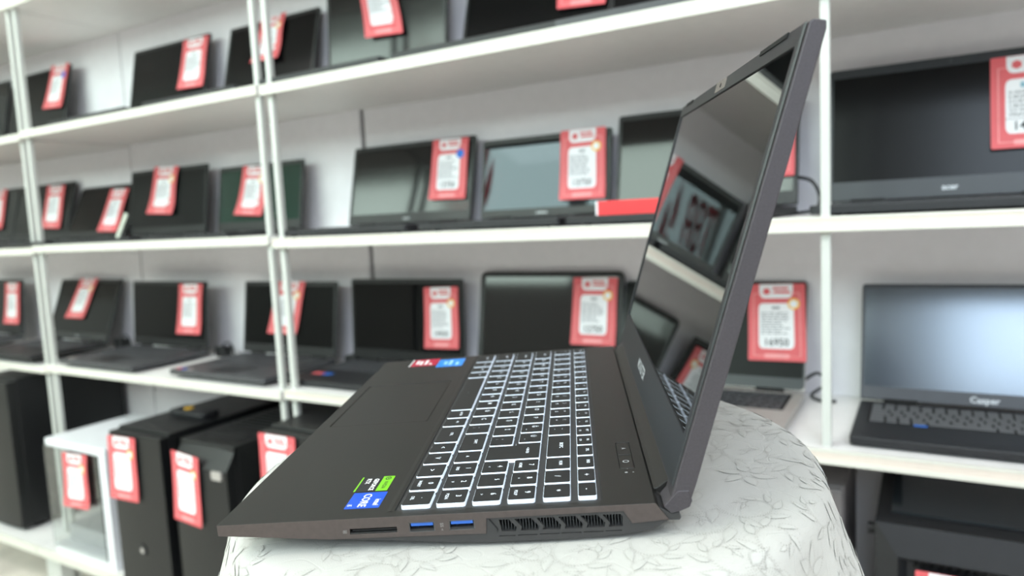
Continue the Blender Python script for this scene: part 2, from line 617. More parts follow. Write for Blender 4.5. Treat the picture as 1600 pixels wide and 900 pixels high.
# key: row, (left x, width, lean, lid height, hinge y), label, options, tag (four corners on the lid: x, up), tag words
LAPS = {
 'A0': ('A', (-3.2, .36, 11, .253, 1.337), 'black top shelf laptop at the very left picture edge, mostly cut off', {}, None, None),
 'A1': ('A', (-2.809, .36, 11, .253, 1.337), 'black laptop on the top shelf just right of the leftmost double post', {},
        [.25, .261, .352, .256, .346, .11, .228, .111], dict(dot='b')),
 'A2': ('A', (-2.108, .355, 11.2, .238, 1.345), 'black top shelf laptop with bare wall on its left, middle of the left bay', {},
        [.242, .233, .35, .23, .352, .083, .237, .085], dict(dot=None)),
 'A3': ('A', (-1.681, .34, 13.9, .239, 1.346), 'black laptop on the top shelf standing behind the middle double post', {},
        [.125, .244, .225, .246, .213, .117, .119, .113], dict(dot='y', curl=.016)),
 'A4': ('A', (-1.281, .359, 4, .24, 1.35), 'top shelf laptop with grey-green screen glare, first right of the middle double post', dict(rough=.12, spec=.5),
        [.094, .285, .209, .28, .238, .114, .134, .1], dict(dot='y', curl=.012)),
 'A5': ('A', (-.893, .36, 17.2, .245, 1.35), 'dark laptop on the top shelf, second right of the middle double post', {},
        [.214, .263, .326, .255, .339, .091, .237, .089], dict(dot=None)),
 'A6': ('A', (-.545, .36, 17.2, .245, 1.35), 'grey laptop at the right end of the top shelf, only its base front visible', dict(body=GREY, deck=SILV), None, None),
 'B0': ('B', (-3.264, .36, 14.9, .207, 1.357), 'black laptop on the middle shelf at the very left picture edge', {},
        [.149, .207, .274, .207, .290, .053, .165, .05], dict(dot=None)),
 'B1': ('B', (-2.9, .36, 14.9, .207, 1.357), 'black laptop on the middle shelf standing behind the leftmost double post', {},
        [.19, .2, .306, .196, .322, .044, .204, .04], dict(dot=None)),
 'B2': ('B', (-2.504, .335, 24.8, .189, 1.335), 'black laptop leaning far back on the middle shelf, half hidden by its right neighbour', {},
        [.174, .173, .282, .17, .291, .019, .189, .018], dict(dot=None)),
 'B3': ('B', (-2.165, .366, 7.7, .203, 1.352), 'upright black laptop on the middle shelf with a curled tag at its top middle', dict(rough=.3),
        [.121, .21, .23, .204, .233, .062, .105, .063], dict(dot='y', curl=.014)),
 'B4': ('B', (-1.756, .334, 9, .186, 1.358), 'middle shelf laptop with dark green reflections, behind the middle double post', dict(rough=.04, screen='#22382f', spec=.5),  # green reflection is put into the screen's base colour
        [.102, .183, .2, .176, .201, .037, .087, .046], dict(dot='y', curl=.014)),
 'B5': ('B', (-1.25, .364, 12.9, .199, 1.353), 'middle shelf laptop with pale green glare, first right of the middle double post', dict(rough=.1, spec=.5, logo='casper', logo_size=.008),
        [.246, .196, .349, .194, .348, .051, .249, .05], dict(dot='b', price='13750')),
 'B6': ('B', (-.862, .31, 9.5, .178, 1.359), 'middle shelf laptop with blue-grey sheen, second right of the middle double post', dict(rough=.021, spec=.5, tint=(.78, .88, 1.0), logo='Lenovo', logo_size=.009, chin=.02),
        [.195, .18, .299, .18, .301, .034, .199, .03], dict(dot='y', price='13750')),
 'B7': ('B', (-.539, .345, 11.9, .2, 1.355), 'laptop on the middle shelf half hidden behind the lid of the big open laptop', dict(rough=.08, spec=.5),
        [.245, .183, .338, .185, .34, .052, .247, .05], dict(dot='y')),
 'B8': ('B', (-.144, .36, 9.9, .231, 1.349), 'large black laptop on the middle shelf, right of the single post', dict(rough=.2, spec=.3, logo='acer', logo_size=.013, chin=.034, top=.016, side=.007, body=BLK2, bezel=mat('blue_black_plastic', '#24282c', .4)),
        [.233, .217, .337, .217, .337, .069, .234, .072], dict(dot=None, price='14250', brand='acer', words=('I5-10210U', '8 GB DDR4', '512 GB SSD', '2 GB NVIDIA', '15.6" FHD', 'WINDOWS'))),
 'C0': ('C', (-3.21, .36, 5, .204, 1.337), 'laptop on the lower shelf at the very left edge, its right half in view', dict(body=GREY),
        [.244, .191, .34, .192, .352, .044, .237, .036], dict(dot=None)),
 'C1': ('C', (-2.675, .36, 20.2, .213, 1.33), 'black laptop on the lower shelf leaning back, just right of the leftmost double post', dict(body=BLK2, logo='HP', logo_size=.01),
        [.12, .215, .219, .216, .211, .073, .093, .072], dict(dot='y')),
 'C2': ('C', (-2.171, .356, 4.7, .2, 1.335), 'black lower shelf laptop in the middle of the left bay, tag at its right', dict(body=GREY, stickers=((.02, .014, .03, .016, SILV),)),
        [.234, .192, .344, .193, .331, .044, .223, .042], dict(dot=None)),
 'C3': ('C', (-1.672, .351, 7.8, .2, 1.345), 'grey laptop on the lower shelf standing behind the middle double post', dict(body=GREY, stickers=((.012, .012, .016, .014, RED), (.03, .012, .016, .014, BLU), (.05, .012, .02, .014, SILV))),
        [.13, .2, .234, .2, .221, .057, .104, .056], dict(dot='y')),
 'C4': ('C', (-1.278, .345, 3.1, .205, 1.368), 'glossy black laptop on the lower shelf, first right of the middle double post', dict(rough=.05, spec=.25, body=BLK2, stickers=((.025, .06, .03, .02, RED), (.057, .06, .025, .02, BLU))),
        [.234, .184, .329, .187, .339, .041, .235, .037], dict(dot='y', price='19950')),
 'C5': ('C', (-.901, .356, 10.5, .222, 1.372), 'lower shelf laptop with rounded corners and wide black frame, behind the open keyboard', dict(rough=.06, spec=.5, side=.013, top=.012, chin=.02, radius=.014),
        [.241, .208, .344, .208, .343, .064, .241, .062], dict(dot='y', price='12750')),
 'C6': ('C', (-.545, .36, 16.9, .207, 1.359), 'silver laptop with a black screen on the lower shelf, left of the single post', dict(body=SILV, deck=SILV, radius=.01, chin=.024, side=.004, top=.005, rough=.35, spec=.15, bezel=mat('blue_black_plastic', '#24282c', .4), stickers=((.26, .05, .03, .012, RED), (.292, .05, .016, .012, SILV))),
        [.252, .199, .357, .201, .36, .056, .26, .051], dict(dot='y', price='16950')),
 'C7': ('C', (-.093, .36, 16, .203, 1.342), 'lower shelf laptop with bright white glare on its screen, right of the single post', dict(rough=.19, tint=(.80, .90, 1.0), spec=1.0, ior=1.75, screen='#10131a', body=BLK2, bezel=mat('slate_plastic', '#3a3c42', .45), logo='Casper', logo_size=.014, chin=.024, top=.007, side=.005, keys='single', bd=.215, stickers=((.082, .083, .018, .012, BLU),)), None, None),
}
TAGWHERE = {'A1': 'hanging on the top shelf laptop beside the leftmost double post', 'A2': 'hanging on the top shelf laptop in the middle of the left bay',
            'A3': 'with yellow dot, on the top shelf laptop behind the middle double post', 'A4': 'with a curled corner, on the top shelf laptop with grey-green glare',
            'A5': 'at the top picture edge, above the gap between two top shelf laptops', 'B0': 'cut by the left picture edge on the middle shelf',
            'B1': 'on the middle shelf laptop behind the leftmost double post', 'B2': 'leaning back on the middle shelf laptop beside the pale strip',
            'B3': 'with curled foot, top middle of the upright middle shelf laptop', 'B4': 'half hidden by the middle double post on the green-tinted laptop',
            'B5': 'with round blue sticker, on the middle shelf laptop with pale green glare', 'B6': 'with round white sticker, on the middle shelf laptop with blue-grey sheen',
            'B7': 'mostly hidden behind the lid of the big open laptop', 'B8': 'cut by the right picture edge, on the large middle shelf laptop',
            'C0': 'near the left picture edge on the lower shelf', 'C1': 'slanting on the leaned-back laptop of the lower shelf',
            'C2': 'on the lower shelf laptop in the middle of the left bay', 'C3': 'on the lower shelf laptop behind the middle double post',
            'C4': 'on the glossy lower shelf laptop first right of the middle double post', 'C5': 'on the round-cornered laptop behind the keyboard',
            'C6': 'reading 16950 on the silver laptop left of the single post'}
for k, (row, p, label, opt, tg, tw) in LAPS.items():
    shelf_laptop(k, row, p, label, **opt)
    if tg:
        xL, w_, ti, h, hy = p
        z0 = {'A': ZA, 'B': ZB, 'C': ZC}[row] + .018
        a = R(ti)
        up, nn = Vector((0, math.sin(a), math.cos(a))), Vector((0, -math.cos(a), math.sin(a)))
        o = Vector((xL + tg[0], hy, z0)) + up * tg[1] + nn * .0025
        wd = (tg[2] - tg[0] + tg[4] - tg[6]) / 2
        ht = (tg[1] - tg[7] + tg[3] - tg[5]) / 2
        price_tag((o, (-a, 0, 0)), wd, ht, 'red price tag ' + TAGWHERE[k], skew=(tg[6] - tg[0], tg[3] - tg[1]), **tw)

# ------------------------------------------------------------------ small things on the shelves
CABLE = mat('black_cable', '#101012', .5)


def cable(pts, label, r=.003):
    # smooth the path with a Catmull-Rom pass
    P = [Vector(p) for p in pts]
    out = []
    for i in range(len(P) - 1):
        a, b, c, d = P[max(i - 1, 0)], P[i], P[i + 1], P[min(i + 2, len(P) - 1)]
        for k in range(6):
            s = k / 6
            out.append(.5 * ((2 * b) + (c - a) * s + (2 * a - 5 * b + 4 * c - d) * s * s + (3 * b - a - 3 * c + d) * s ** 3))
    out.append(P[-1])
    o = Vector(P[0])
    ob = G().tube([q - o for q in out], r, 8).build('power_cable', CABLE, smooth=True, loc=o)
    tag(ob, label, 'cable', 'black power cables')


cable([(-.20, 1.385, 1.128), (-.172, 1.37, 1.118), (-.158, 1.36, 1.09), (-.165, 1.355, 1.069), (-.195, 1.36, 1.0635), (-.23, 1.39, 1.0635)], 'black cable looping beside the laptop half hidden by the open lid')
cable([(-.188, 1.385, .756), (-.165, 1.375, .772), (-.15, 1.37, .755), (-.175, 1.365, .732), (-.15, 1.36, .7235), (-.135, 1.37, .7235)], 'black cable coiled behind the silver laptop by the single post')


def adapter(x, y, z, label):
    t = empty('power_adapter', (x, y, z))
    tag(t, label, 'power adapter', 'black power adapters behind laptops')
    G().prism(rrect(-.02, -.016, .02, .016, .005), 'z', 0, .03).build('brick', BLK, t, bevel=.003)
    G().tube([(0, 0, .029), (.006, 0, .04), (.02, .004, .044), (.03, .008, .03), (.034, .01, .004)], .003, 8).build('lead', CABLE, t, smooth=True)


adapter(-1.785, 1.365, ZC - .006, 'black power adapter right of the middle laptop of the left bay, lower shelf')
adapter(-1.285, 1.375, ZC - .006, 'black power adapter between two lower shelf laptops beside the middle double post')
adapter(-2.30, 1.37, ZC - .006, 'black power adapter behind the leaned-back laptop, lower shelf')
# red card strip lying against the laptop behind the open lid
t = empty('card_strip', (-.425, 1.165, ZB + .0165))
tag(t, 'bright red card strip on a middle shelf laptop base beside the open lid', 'sign')
G().box(-.07, 0, 0, .075, .003, .024).build('front', mat('bright_red_card', '#f03a3e', .5, var=.02), t)
G().box(-.074, 0, 0, -.07, .02, .024).build('end', PAPER, t)
G().box(-.07, .003, 0, .075, .02, .002).build('foot', PAPER, t)
o = G().box(-.007, 0, 0, .007, .002, .075).build('label_strip', mat('pale_plastic', '#c9cdbf', .4), loc=(-1.985, 1.20, ZB + .017), rot=(-R(12), R(24), 0), bevel=.0006)
tag(o, 'pale plastic strip leaning in front of the middle shelf laptops in the left bay', 'strip')
# marks on the back panel
o = G().prism(circle(0, 0, .003, 10), 'y', -.004, 0).build('screw', GREY, loc=(-.548, YBACK - .0005, 1.262))
tag(o, 'small dark screw head in the white back panel above the middle shelf laptops', 'screw')


# red lettering on the big front window, seen twice mirrored in the open laptop's screen
sg = empty('window_lettering', (-3.5, YB + .03, 2.36), (0, 0, R(180)))
tag(sg, 'tall red letters ABT and leaf emblem on the window, mirrored in the open screen', 'sign')
SRED = mat('red_window_film', '#b04048', .45)
tl = SRED.node_tree.nodes.new('ShaderNodeBsdfTranslucent')
tl.inputs['Color'].default_value = (.30, .03, .05, 1)
ads = SRED.node_tree.nodes.new('ShaderNodeAddShader')
SRED.node_tree.links.new(SRED.node_tree.nodes['Principled BSDF'].outputs[0], ads.inputs[0])
SRED.node_tree.links.new(tl.outputs[0], ads.inputs[1])
SRED.node_tree.links.new(ads.outputs[0], SRED.node_tree.nodes['Material Output'].inputs['Surface'])
def strokes(x0, x1, z0, z1, parts, sl):
    """one letter of flat strokes: parts are (u0, v0, u1, v1) in the letter's box"""
    g = G(lambda x, y, z: (x0 + x * (x1 - x0) + (1 - z) * sl, y, z0 + z * (z1 - z0)))
    for u0, v0, u1, v1 in parts:
        g.prism(rrect(u0, v0, u1, v1, .06, 2), 'y', -.002, .002)
    return g


for x0, x1, sl, parts in ((.0, .098, .05, ((0, 0, .30, .93), (.70, 0, 1, .93), (.1, .80, .9, 1), (.2, .36, .8, .52))),
                          (.118, .208, .05, ((0, 0, .32, 1), (.66, .05, 1, .95), (.1, .84, .9, 1), (.1, .42, .85, .56), (.1, 0, .9, .15))),
                          (.226, .355, .02, ((0, .82, 1, 1), (.36, 0, .64, .9), (0, .70, .18, .9), (.82, .70, 1, .9)))):
    strokes(x0, x1, .25, .74, parts, sl).build('letter', SRED, sg)
for pts in ([(-.11, .33), (-.125, .45), (-.14, .62), (-.133, .80), (-.10, .66), (-.075, .50), (-.07, .36)], [(-.17, .10), (-.20, .25), (-.205, .42), (-.19, .58), (-.15, .40), (-.13, .22)],
            [(-.11, .08), (-.125, .18), (-.11, .30), (-.06, .22), (-.03, .06)]):
    G().prism(pts, 'y', -.002, .002).build('leaf', SRED, sg)
G().prism(rrect(.06, -.12, .37, .16, .04), 'y', -.002, .002).build('plate', SRED, sg)

# ------------------------------------------------------------------ towers on the bottom board
def tower(x0, x1, y0, d, h, label, m=BLK, yaw=0, slope=0, extra=None, side=None):
    t = empty('computer_tower', ((x0 + x1) / 2, y0 + d / 2, ZD), (0, 0, yaw))
    tag(t, label, 'computer', 'computer towers on the bottom board')
    a, b, f, e = -(x1 - x0) / 2, (x1 - x0) / 2, -d / 2, d / 2
    G().prism([(f + .03, .012), (e, .012), (e, h), (f + .03, h)], 'x', a, b).build('case', m, t, bevel=.003)
    # front panel, bowed
    ring = []
    n = 10
    prof = []
    for i in range(n + 1):
        u = -1 + 2 * i / n
        prof.append((a + (b - a) * i / n, f + .004 * u * u))
    poly = [(b, f + .03), (a, f + .03)] + prof
    g = G()
    rings = []
    for z, k in ((.012, 0), (h * .5, 0), (h - .05, 0), (h - .006, slope)):
        rings.append([(q[0], q[1] + (k if q[1] < f + .029 else 0), z) for q in poly])
    g.loft(rings)
    g.build('front_panel', m, t, bevel=.002)
    for sx in (a + .02, b - .05):
        for sy in (f + .05, e - .08):
            G().box(sx, sy, 0, sx + .03, sy + .03, .013).build('foot', GAPM, t)
    if extra:
        extra(t, a, b, f, e, h)
    return t


def ex1(t, a, b, f, e, h):
    G().prism(circle(0, .11, .016, 24), 'y', f - .002, f + .004).build('power_button', BLK2, t)
    G().prism(circle(0, .11, .007, 16), 'y', f - .003, f + .004).build('badge', SILV, t)
    G().box(b - .003, f + .04, .03, b + .002, e - .01, h - .01).build('side_panel', BLK, t, bevel=.001)


def ex2(t, a, b, f, e, h):
    g = G().prism(rrect(a + .03, f + .07, b - .03, f + .11, .012), 'z', h - .001, h + .001)
    g.build('handle_slot', GAPM, t)
    g = G()
    for i in range(9):
        g.box(a + .02, f + .15 + i * .02, h, b - .02, f + .158 + i * .02, h + .001)
    g.build('top_vent', GAPM, t)
    G().prism(rrect(b - .045, h - .07, b - .012, h - .05, .004), 'y', f - .002, f + .015).build('port_panel', SILV, t)
    G().box(b - .003, f + .04, .03, b + .002, e - .01, h - .01).build('side_panel', BLK, t, bevel=.001)


tower(-1.782, -1.575, 1.0, .40, .41, 'black computer tower beside the white glass-fronted case, small gadget on its top', extra=ex1)
tower(-1.525, -1.335, .995, .41, .408, 'black computer tower with a handle slot in its sloped top, third from the left', slope=.03, extra=ex2)
tower(-1.215, -1.005, 1.0, .40, .472, 'black computer tower partly hidden by the front corner of the open laptop', extra=ex1)
tower(-2.585, -2.385, 1.05, .36, .475, 'black computer tower standing askew at the left edge, on the bottom board', yaw=0).rotation_euler.z = 0
# gadget
t = empty('gadget', (-1.67, 1.17, ZD + .4105))
tag(t, 'small black gadget with a yellow mark lying on a computer tower', 'gadget')
G().prism(rrect(-.07, -.03, .07, .03, .015), 'z', 0, .016).build('body', BLK2, t, bevel=.004)
G().prism(circle(-.02, 0, .012, 14), 'z', .0155, .018).build('mark', YEL, t)

# white case with glass front and left side
ACRY = mat('clear_acrylic', '#f4f8f8', .02, trans=1, var=0)
WHC = mat('white_case_steel', '#e9eaee', .35, var=.01)
t = empty('computer_case', (-2.005, 1.16, ZD))
tag(t, 'small white computer case with a clear front and dark inside, beside the leftmost double post', 'computer', 'computer towers on the bottom board')
cx0, cx1, cy0, cy1, ch = -.145, .145, -.13, .13, .335
G().box(cx0, cy0, ch - .022, cx1, cy1, ch).build('top_panel', WHC, t, bevel=.003)
G().box(cx0, cy0, 0, cx1, cy1, .028).build('tray', WHC, t, bevel=.003)
G().box(cx1 - .006, cy0, .028, cx1, cy1, ch - .022).build('right_panel', WHC, t, bevel=.001)
G().box(cx1 - .03, cy0, .028, cx1 - .006, cy0 + .02, ch - .022).build('front_frame', WHC, t, bevel=.001)
G().box(cx0, cy1 - .006, .028, cx1 - .006, cy1, ch - .022).build('rear_panel', GREY, t)
G().box(cx0, cy0 - .004, .02, cx1 - .03, cy0 - .001, ch - .02).build('front_pane', ACRY, t)
G().box(cx0 - .004, cy0, .02, cx0 - .001, cy1, ch - .02).build('side_pane', ACRY, t)
G().box(cx0 + .05, cy1 - .06, .028, cx1 - .01, cy1 - .008, ch - .03).build('mainboard', BLK2, t, bevel=.002)
G().box(cx0 + .02, cy0 + .03, .029, cx1 - .04, cy1 - .07, .075).build('power_supply', mat('pale_grey_steel', '#b9bcc0', .4), t, bevel=.003)
g = G()
for k in range(14):
    a0 = 2 * math.pi * k / 14
    g.add([(.03 + .012 * math.cos(a0), cy1 - .064, .18 + .012 * math.sin(a0)), (.03 + .05 * math.cos(a0 - .1), cy1 - .064, .18 + .05 * math.sin(a0 - .1)),
           (.03 + .05 * math.cos(a0 + .2), cy1 - .07, .18 + .05 * math.sin(a0 + .2)), (.03 + .012 * math.cos(a0 + .3), cy1 - .07, .18 + .012 * math.sin(a0 + .3))], [(0, 1, 2, 3)])
g.build('fan', GAPM, t)

# dark tower at the right, with an angular mesh front
t = empty('computer_tower', (.13, 1.29, ZD))
tag(t, 'black computer tower with an angular mesh front, under the shelf at the right edge', 'computer', 'computer towers on the bottom board')
a, b, f, e, h = -.19, .19, -.14, .13, .41
G().box(a, f + .03, .012, b, e, h).build('case', BLK2, t, bevel=.003)
g = G()
F0 = [(a, .012), (b, .012), (b, h), (a, h)]
F1 = [(a + .03, .04), (b - .03, .04), (b - .03, h - .045), (a + .03, h - .045)]
g.add([(q[0], f + .03, q[1]) for q in F0] + [(q[0], f + .006, q[1]) for q in F0] + [(q[0], f - .006, q[1]) for q in F1] + [(q[0] + (.012 if q[0] < 0 else -.012), f + .012, q[1] - (.012 if q[1] > .2 else -.012)) for q in F1],
      [(i, (i + 1) % 4, 4 + (i + 1) % 4, 4 + i) for i in range(4)] + [(4 + i, 4 + (i + 1) % 4, 8 + (i + 1) % 4, 8 + i) for i in range(4)] + [(8 + i, 8 + (i + 1) % 4, 12 + (i + 1) % 4, 12 + i) for i in range(4)] + [(12, 13, 14, 15)])
g.build('front_frame', BLK2, t)
g = G()
n = 26
for k in range(n):
    x = a + .05 + (b - a - .1) * k / n
    g.add([(x, f + .006, h - .062), (x + .006, f + .006, h - .062), (x + .013, f + .002, h - .049), (x + .007, f + .002, h - .049), (x, f + .011, h - .062), (x + .006, f + .011, h - .062), (x + .013, f + .011, h - .049), (x + .007, f + .011, h - .049)],
          [(0, 1, 2, 3), (4, 5, 6, 7), (0, 1, 5, 4), (2, 3, 7, 6), (1, 2, 6, 5), (3, 0, 4, 7)])
go = g.build('front_slats', BLK, t)
G().box(a + .055, f + .004, .06, b - .055, f + .012, h - .08).build('mesh_panel', BLK, t, bevel=.002)
G().box(a + .02, f + .05, h, b - .02, e - .02, h + .002).build('top_glass', mat('dark_glass', '#2c3338', .12), t)
G().box(a, e - .02, h, a + .03, e, h + .07).build('rear_post', BLK, t, bevel=.002)
G().prism(circle(f + .05, h - .03, .009, 14), 'x', a - .012, a).build('knob', BLK, t, bevel=.001)
o = G().box(a + .2, f + .045, h + .002, b - .02, f + .06, h + .004).build('blue_light_strip', mat('blue_plastic', '#2a6f96', .4), t)
# plain dark case further left
t = empty('computer_tower', (-.225, 1.30, ZD))
tag(t, 'plain dark grey computer tower in shade between the tablecloth and the angular tower', 'computer', 'computer towers on the bottom board')
G().box(-.12, -.1, .012, .12, .12, .44).build('case', mat('dark_grey_steel', '#6b6667', .5), t, bevel=.003)
G().box(-.118, -.112, .014, .118, -.1, .438).build('front_panel', mat('dark_grey_steel', '#6b6667', .5), t, bevel=.003)
for sx in (-.09, .06):
    G().box(sx, -.06, 0, sx + .03, -.03, .013).build('foot', GAPM, t)
G().box(sx, .06, 0, sx + .03, .09, .013).build('foot', GAPM, t)

price_tag(((-1.774, 1.0 - .004, .586), (0, 0, 0)), .116, .162, 'red price tag with torn lower corner on the tower beside the white case', dot='y', curl=.004, skew=(-.006, .004))
price_tag(((-1.511, .995 - .004, .582), (0, 0, 0)), .096, .165, 'red and white price tag with a yellow dot on the tower with the sloped top', dot='y', curl=.004, skew=(-.006, -.008))
price_tag(((-1.214, 1.0 - .004, .655), (0, 0, 0)), .108, .15, 'red and white price tag on the tower by the front corner of the open laptop', dot=None, curl=.004)
price_tag(((-2.043, 1.026 - .006, .500), (0, 0, 0)), .120, .150, 'red and white price tag on the clear front of the small white case', dot='y', curl=.008, skew=(-.006, .006))
price_tag(((-.007, 1.145, .540), (0, 0, 0)), .085, .13, 'red and white price tag at the bottom edge on the angular tower', dot=None, curl=.002)

# ------------------------------------------------------------------ the open laptop: everything in its own frame (x to the hinge, y to its left side, z up)
LX, LY, LZ = Vector((.9048, .4238, .0404)), Vector((-.4253, .9043, .0382)), Vector((-.0203, -.0517, .9985))
ROT = Matrix((LX, LY, LZ)).transposed().to_4x4()
ORG = Vector((-.326, .2352, CAM_Z - .1561))       # front right corner of its deck
BASE = Vector((.12, .18, -.0185))
W = .36


def frame_root(name, pt):
    o = bpy.data.objects.new(name, None)
    o.empty_display_size = .05
    C.objects.link(o)
    o.matrix_world = Matrix.Translation(ORG + ROT.to_3x3() @ pt) @ ROT
    return o


lap = frame_root('laptop', BASE)
tag(lap, 'open dark grey laptop with backlit keyboard on the white tablecloth', 'laptop')
OFF = -BASE
DECK = mat('dark_anodised_deck', '#252422', .42, metal=.25, var=.04, scale=15, bump=.08, bscale=2500)
SIDE = mat('brown_grey_side', '#524946', .42, metal=.3, var=.08, scale=300, bump=.15, bscale=2500)
LIDM = mat('speckled_lid_edge', '#464246', .45, metal=.3, var=.12, scale=900, bump=.25, bscale=2500)
UNDER = mat('dark_bottom_shell', '#323131', .55, var=.06)
BEZ = mat('bezel_plastic', '#26282b', .42, var=.05, bump=.05, bscale=2500)
FIN = mat('fin_metal', '#4a4c4e', .35, metal=.8)
mm = .001


def LP(g, name, m, parent=None, bevel=0, smooth=False, seg=2):
    p = parent or lap
    return g.build(name, m, p, bevel=bevel, smooth=smooth, loc=OFF if p is lap else (0, 0, 0), seg=seg)


def sc(pts):
    return [(p[0] * mm, p[1] * mm) for p in pts]


# upper shell with key well, touchpad groove, button recess, ports
up_ = LP(G().prism(sc([(0, 0), (0, -6), (60, -10.9), (144.6, -11.9), (145.4, -3.6), (215.6, -3.4), (219.6, -10.2), (238.3, -9.1), (232, 0)]), 'y', 0, W, 0), 'upper_shell', [DECK])
cuts = [G().prism(rrect(.0955, .0065, .2055, .3545, .002), 'z', -.0008, .01),
        G().box(.0725, -.01, -.0086, .0978, .012, -.0057),
        G().box(.1044, -.01, -.0090, .1179, .012, -.0037), G().box(.1256, -.01, -.0090, .1389, .012, -.0037)]
tp = rrect(.0085, .157, .0832, .268, .0015)
cuts.append(G().prism(tp, 'z', -.0006, .01))
cuts.append(G().prism(rrect(.2172, .0466, .2258, .0884, .0008), 'z', -.0008, .01))
cut(up_, cuts)
me = up_.data
me.materials.append(SIDE)
for p_ in me.polygons:
    if abs(p_.normal.y) > .9 and (p_.center.y < .0005 or p_.center.y > W - .0005):
        p_.material_index = 1
bv = up_.modifiers.new('bevel', 'BEVEL')
bv.width, bv.segments, bv.limit_method, bv.angle_limit = .0004, 2, 'ANGLE', R(50)
bv.material = -1
LP(G().prism(rrect(.0091, .1576, .0826, .2674, .0015), 'z', -.0012, -.0002), 'touchpad', DECK, bevel=.0002)
# soft crease in front of the keys
LP(G().prism(sc([(91.2, .02), (93.5, .25), (95.4, .02)]), 'y', .006, .354), 'deck_ridge', DECK)
# lower shell
LS = [(25, -8.2), (60, -11.2), (90, -13), (130, -16.3), (144, -16.9), (187, -17.2), (216.6, -15.9), (230, -14.2), (238, -9.5), (232, -3.6), (145.8, -3.6), (140, -8), (60, -8)]
low = LP(G().prism(sc(LS), 'y', .0006, W - .0006), 'lower_shell', [UNDER])
ops, cg = [], []
for k in range(6):
    x = 148.3 + 11.3 * k
    if k == 0:
        P_ = [(151.6, -4.9), (156.8, -4.9), (160.5, -9.4), (160.0, -11.6), (152.8, -11.4), (152.4, -9.3)]
    elif k == 5:
        P_ = [(x, -5), (214.3, -5.1), (215, -6.3), (214.8, -11.7), (x + 2.8, -11.7), (x + 3.6, -9.5)]
    else:
        P_ = [(x, -4.9), (x + 8.9, -4.9), (x + 12.6, -9.4), (x + 12.0, -11.7), (x + 2.9, -11.5), (x + 3.7, -9.4)]
    if k:
        P_ = [(p[0], p[1]) for p in P_]
    cg.append(G().prism(sc(P_), 'y', -.01, .010))
    cg.append(G().prism(sc([(P_[4][0] - 1.5, -13.6), (P_[3][0] - .5, -13.7), (P_[3][0] - .6, -14.1), (P_[4][0] - 1.8, -14.0)]), 'y', -.01, .004))
    ops.append(P_)
cut(low, cg)
fins = G()
for i in range(42):
    x = .1515 + i * .00153
    fins.box(x, .0022, -.0116, x + .0004, .0098, -.0048)
LP(fins, 'vent_fins', FIN)
g = G().prism(sc([(146.4, -4.3), (150.4, -9.8), (150.2, -11.5), (150.9, -10), (147.2, -4.3)]), 'y', .0002, .0008)
LP(g, 'vent_notch', GAPM)
# ports
BLUE = mat('usb_blue', '#2f62b8', .45)
STEEL = mat('port_steel', '#6d6f71', .35, metal=1)
for x0, x1 in ((.1044, .1179), (.1256, .1389)):
    g = G()
    for a, b, c, d in ((x0, -.0090, x1, -.0086), (x0, -.0041, x1, -.0037), (x0, -.0090, x0 + .0004, -.0037), (x1 - .0004, -.0090, x1, -.0037)):
        g.box(a, .0001, b, c, .0115, d)
    pt = LP(g, 'usb_port', STEEL)
    LP(G().box(x0 + .0009, .0006, -.0060, x1 - .0009, .011, -.0042), 'tongue', BLUE, pt)
    g = G()
    for xx in (x0 + .0028, x1 - .0042):
        g.prism([(.001, -.0088), (.006, -.0088), (.0035, -.0072)], 'x', xx, xx + .0014)
    LP(g, 'spring', STEEL, pt)
    LP(G().box(x0 + .0003, .0105, -.0088, x1 - .0003, .0118, -.004), 'back', GAPM, pt)
cr = LP(G().box(.0728, .0108, -.0085, .0975, .0118, -.0058), 'card_slot', GAPM)
LP(G().box(.0733, .002, -.0078, .097, .0112, -.0072), 'slot_plate', UNDER, cr)
LP(G().box(.0732, .0006, -.0085, .0972, .002, -.008), 'slot_lip', STEEL, cr)
MARK = mat('grey_mark', '#8b8784', .6)
g = G()
for a, b, c, d in ((68.8, -7.9, 70.8, -7.7), (68.8, -6.5, 70.8, -6.3), (68.8, -7.9, 69, -6.3), (70.6, -7.9, 70.8, -6.3), (69.4, -7.4, 70.2, -6.8)):
    g.box(a * mm, -.00012, b * mm, c * mm, .0001, d * mm)
LP(g, 'card_mark', MARK)
g = G()
g.text('SS', .0026, lambda x, y: (.1217 + y * .9, -.00012, -.0058 - x), bold=.01).text('<', .0024, lambda x, y: (.1217 + y * .9, -.00012, -.0084 - x))
LP(g, 'usb_mark', MARK)
# buttons at the rear of the deck
for y0, y1, ic in ((.0472, .0672, 'o'), (.0682, .0878, 'v')):
    bt = LP(G().box(.2176, y0, -.0008, .2254, y1, -.0001), 'button', DECK, bevel=.0002)
    g = G()
    cy = (y0 + y1) / 2
    if ic == 'o':
        for k in range(14):
            a0, a1 = 2 * math.pi * k / 14, 2 * math.pi * (k + 1) / 14
            g.add([(.2215 + q * mm * math.cos(t_), cy + q * mm * math.sin(t_), 0) for q, t_ in ((1.3, a0), (1.9, a0), (1.9, a1), (1.3, a1))], [(0, 1, 2, 3)])
        g.box(.2213, cy - .0112, 0, .2217, cy - .0108, .00005)
    else:
        g.text('A', .0038, lambda x, y: (.2215 + y, cy - x, 0))
    LP(g, 'symbol', LOGO, bt)
g = G()
g.flat([(q[0], q[1]) for q in circle(.2205, .0405, .0009, 10)], .0002).flat(rrect(.2240, .0400, .2248, .0409, .0002), .0002)
LP(g, 'status_lights', LOGO)

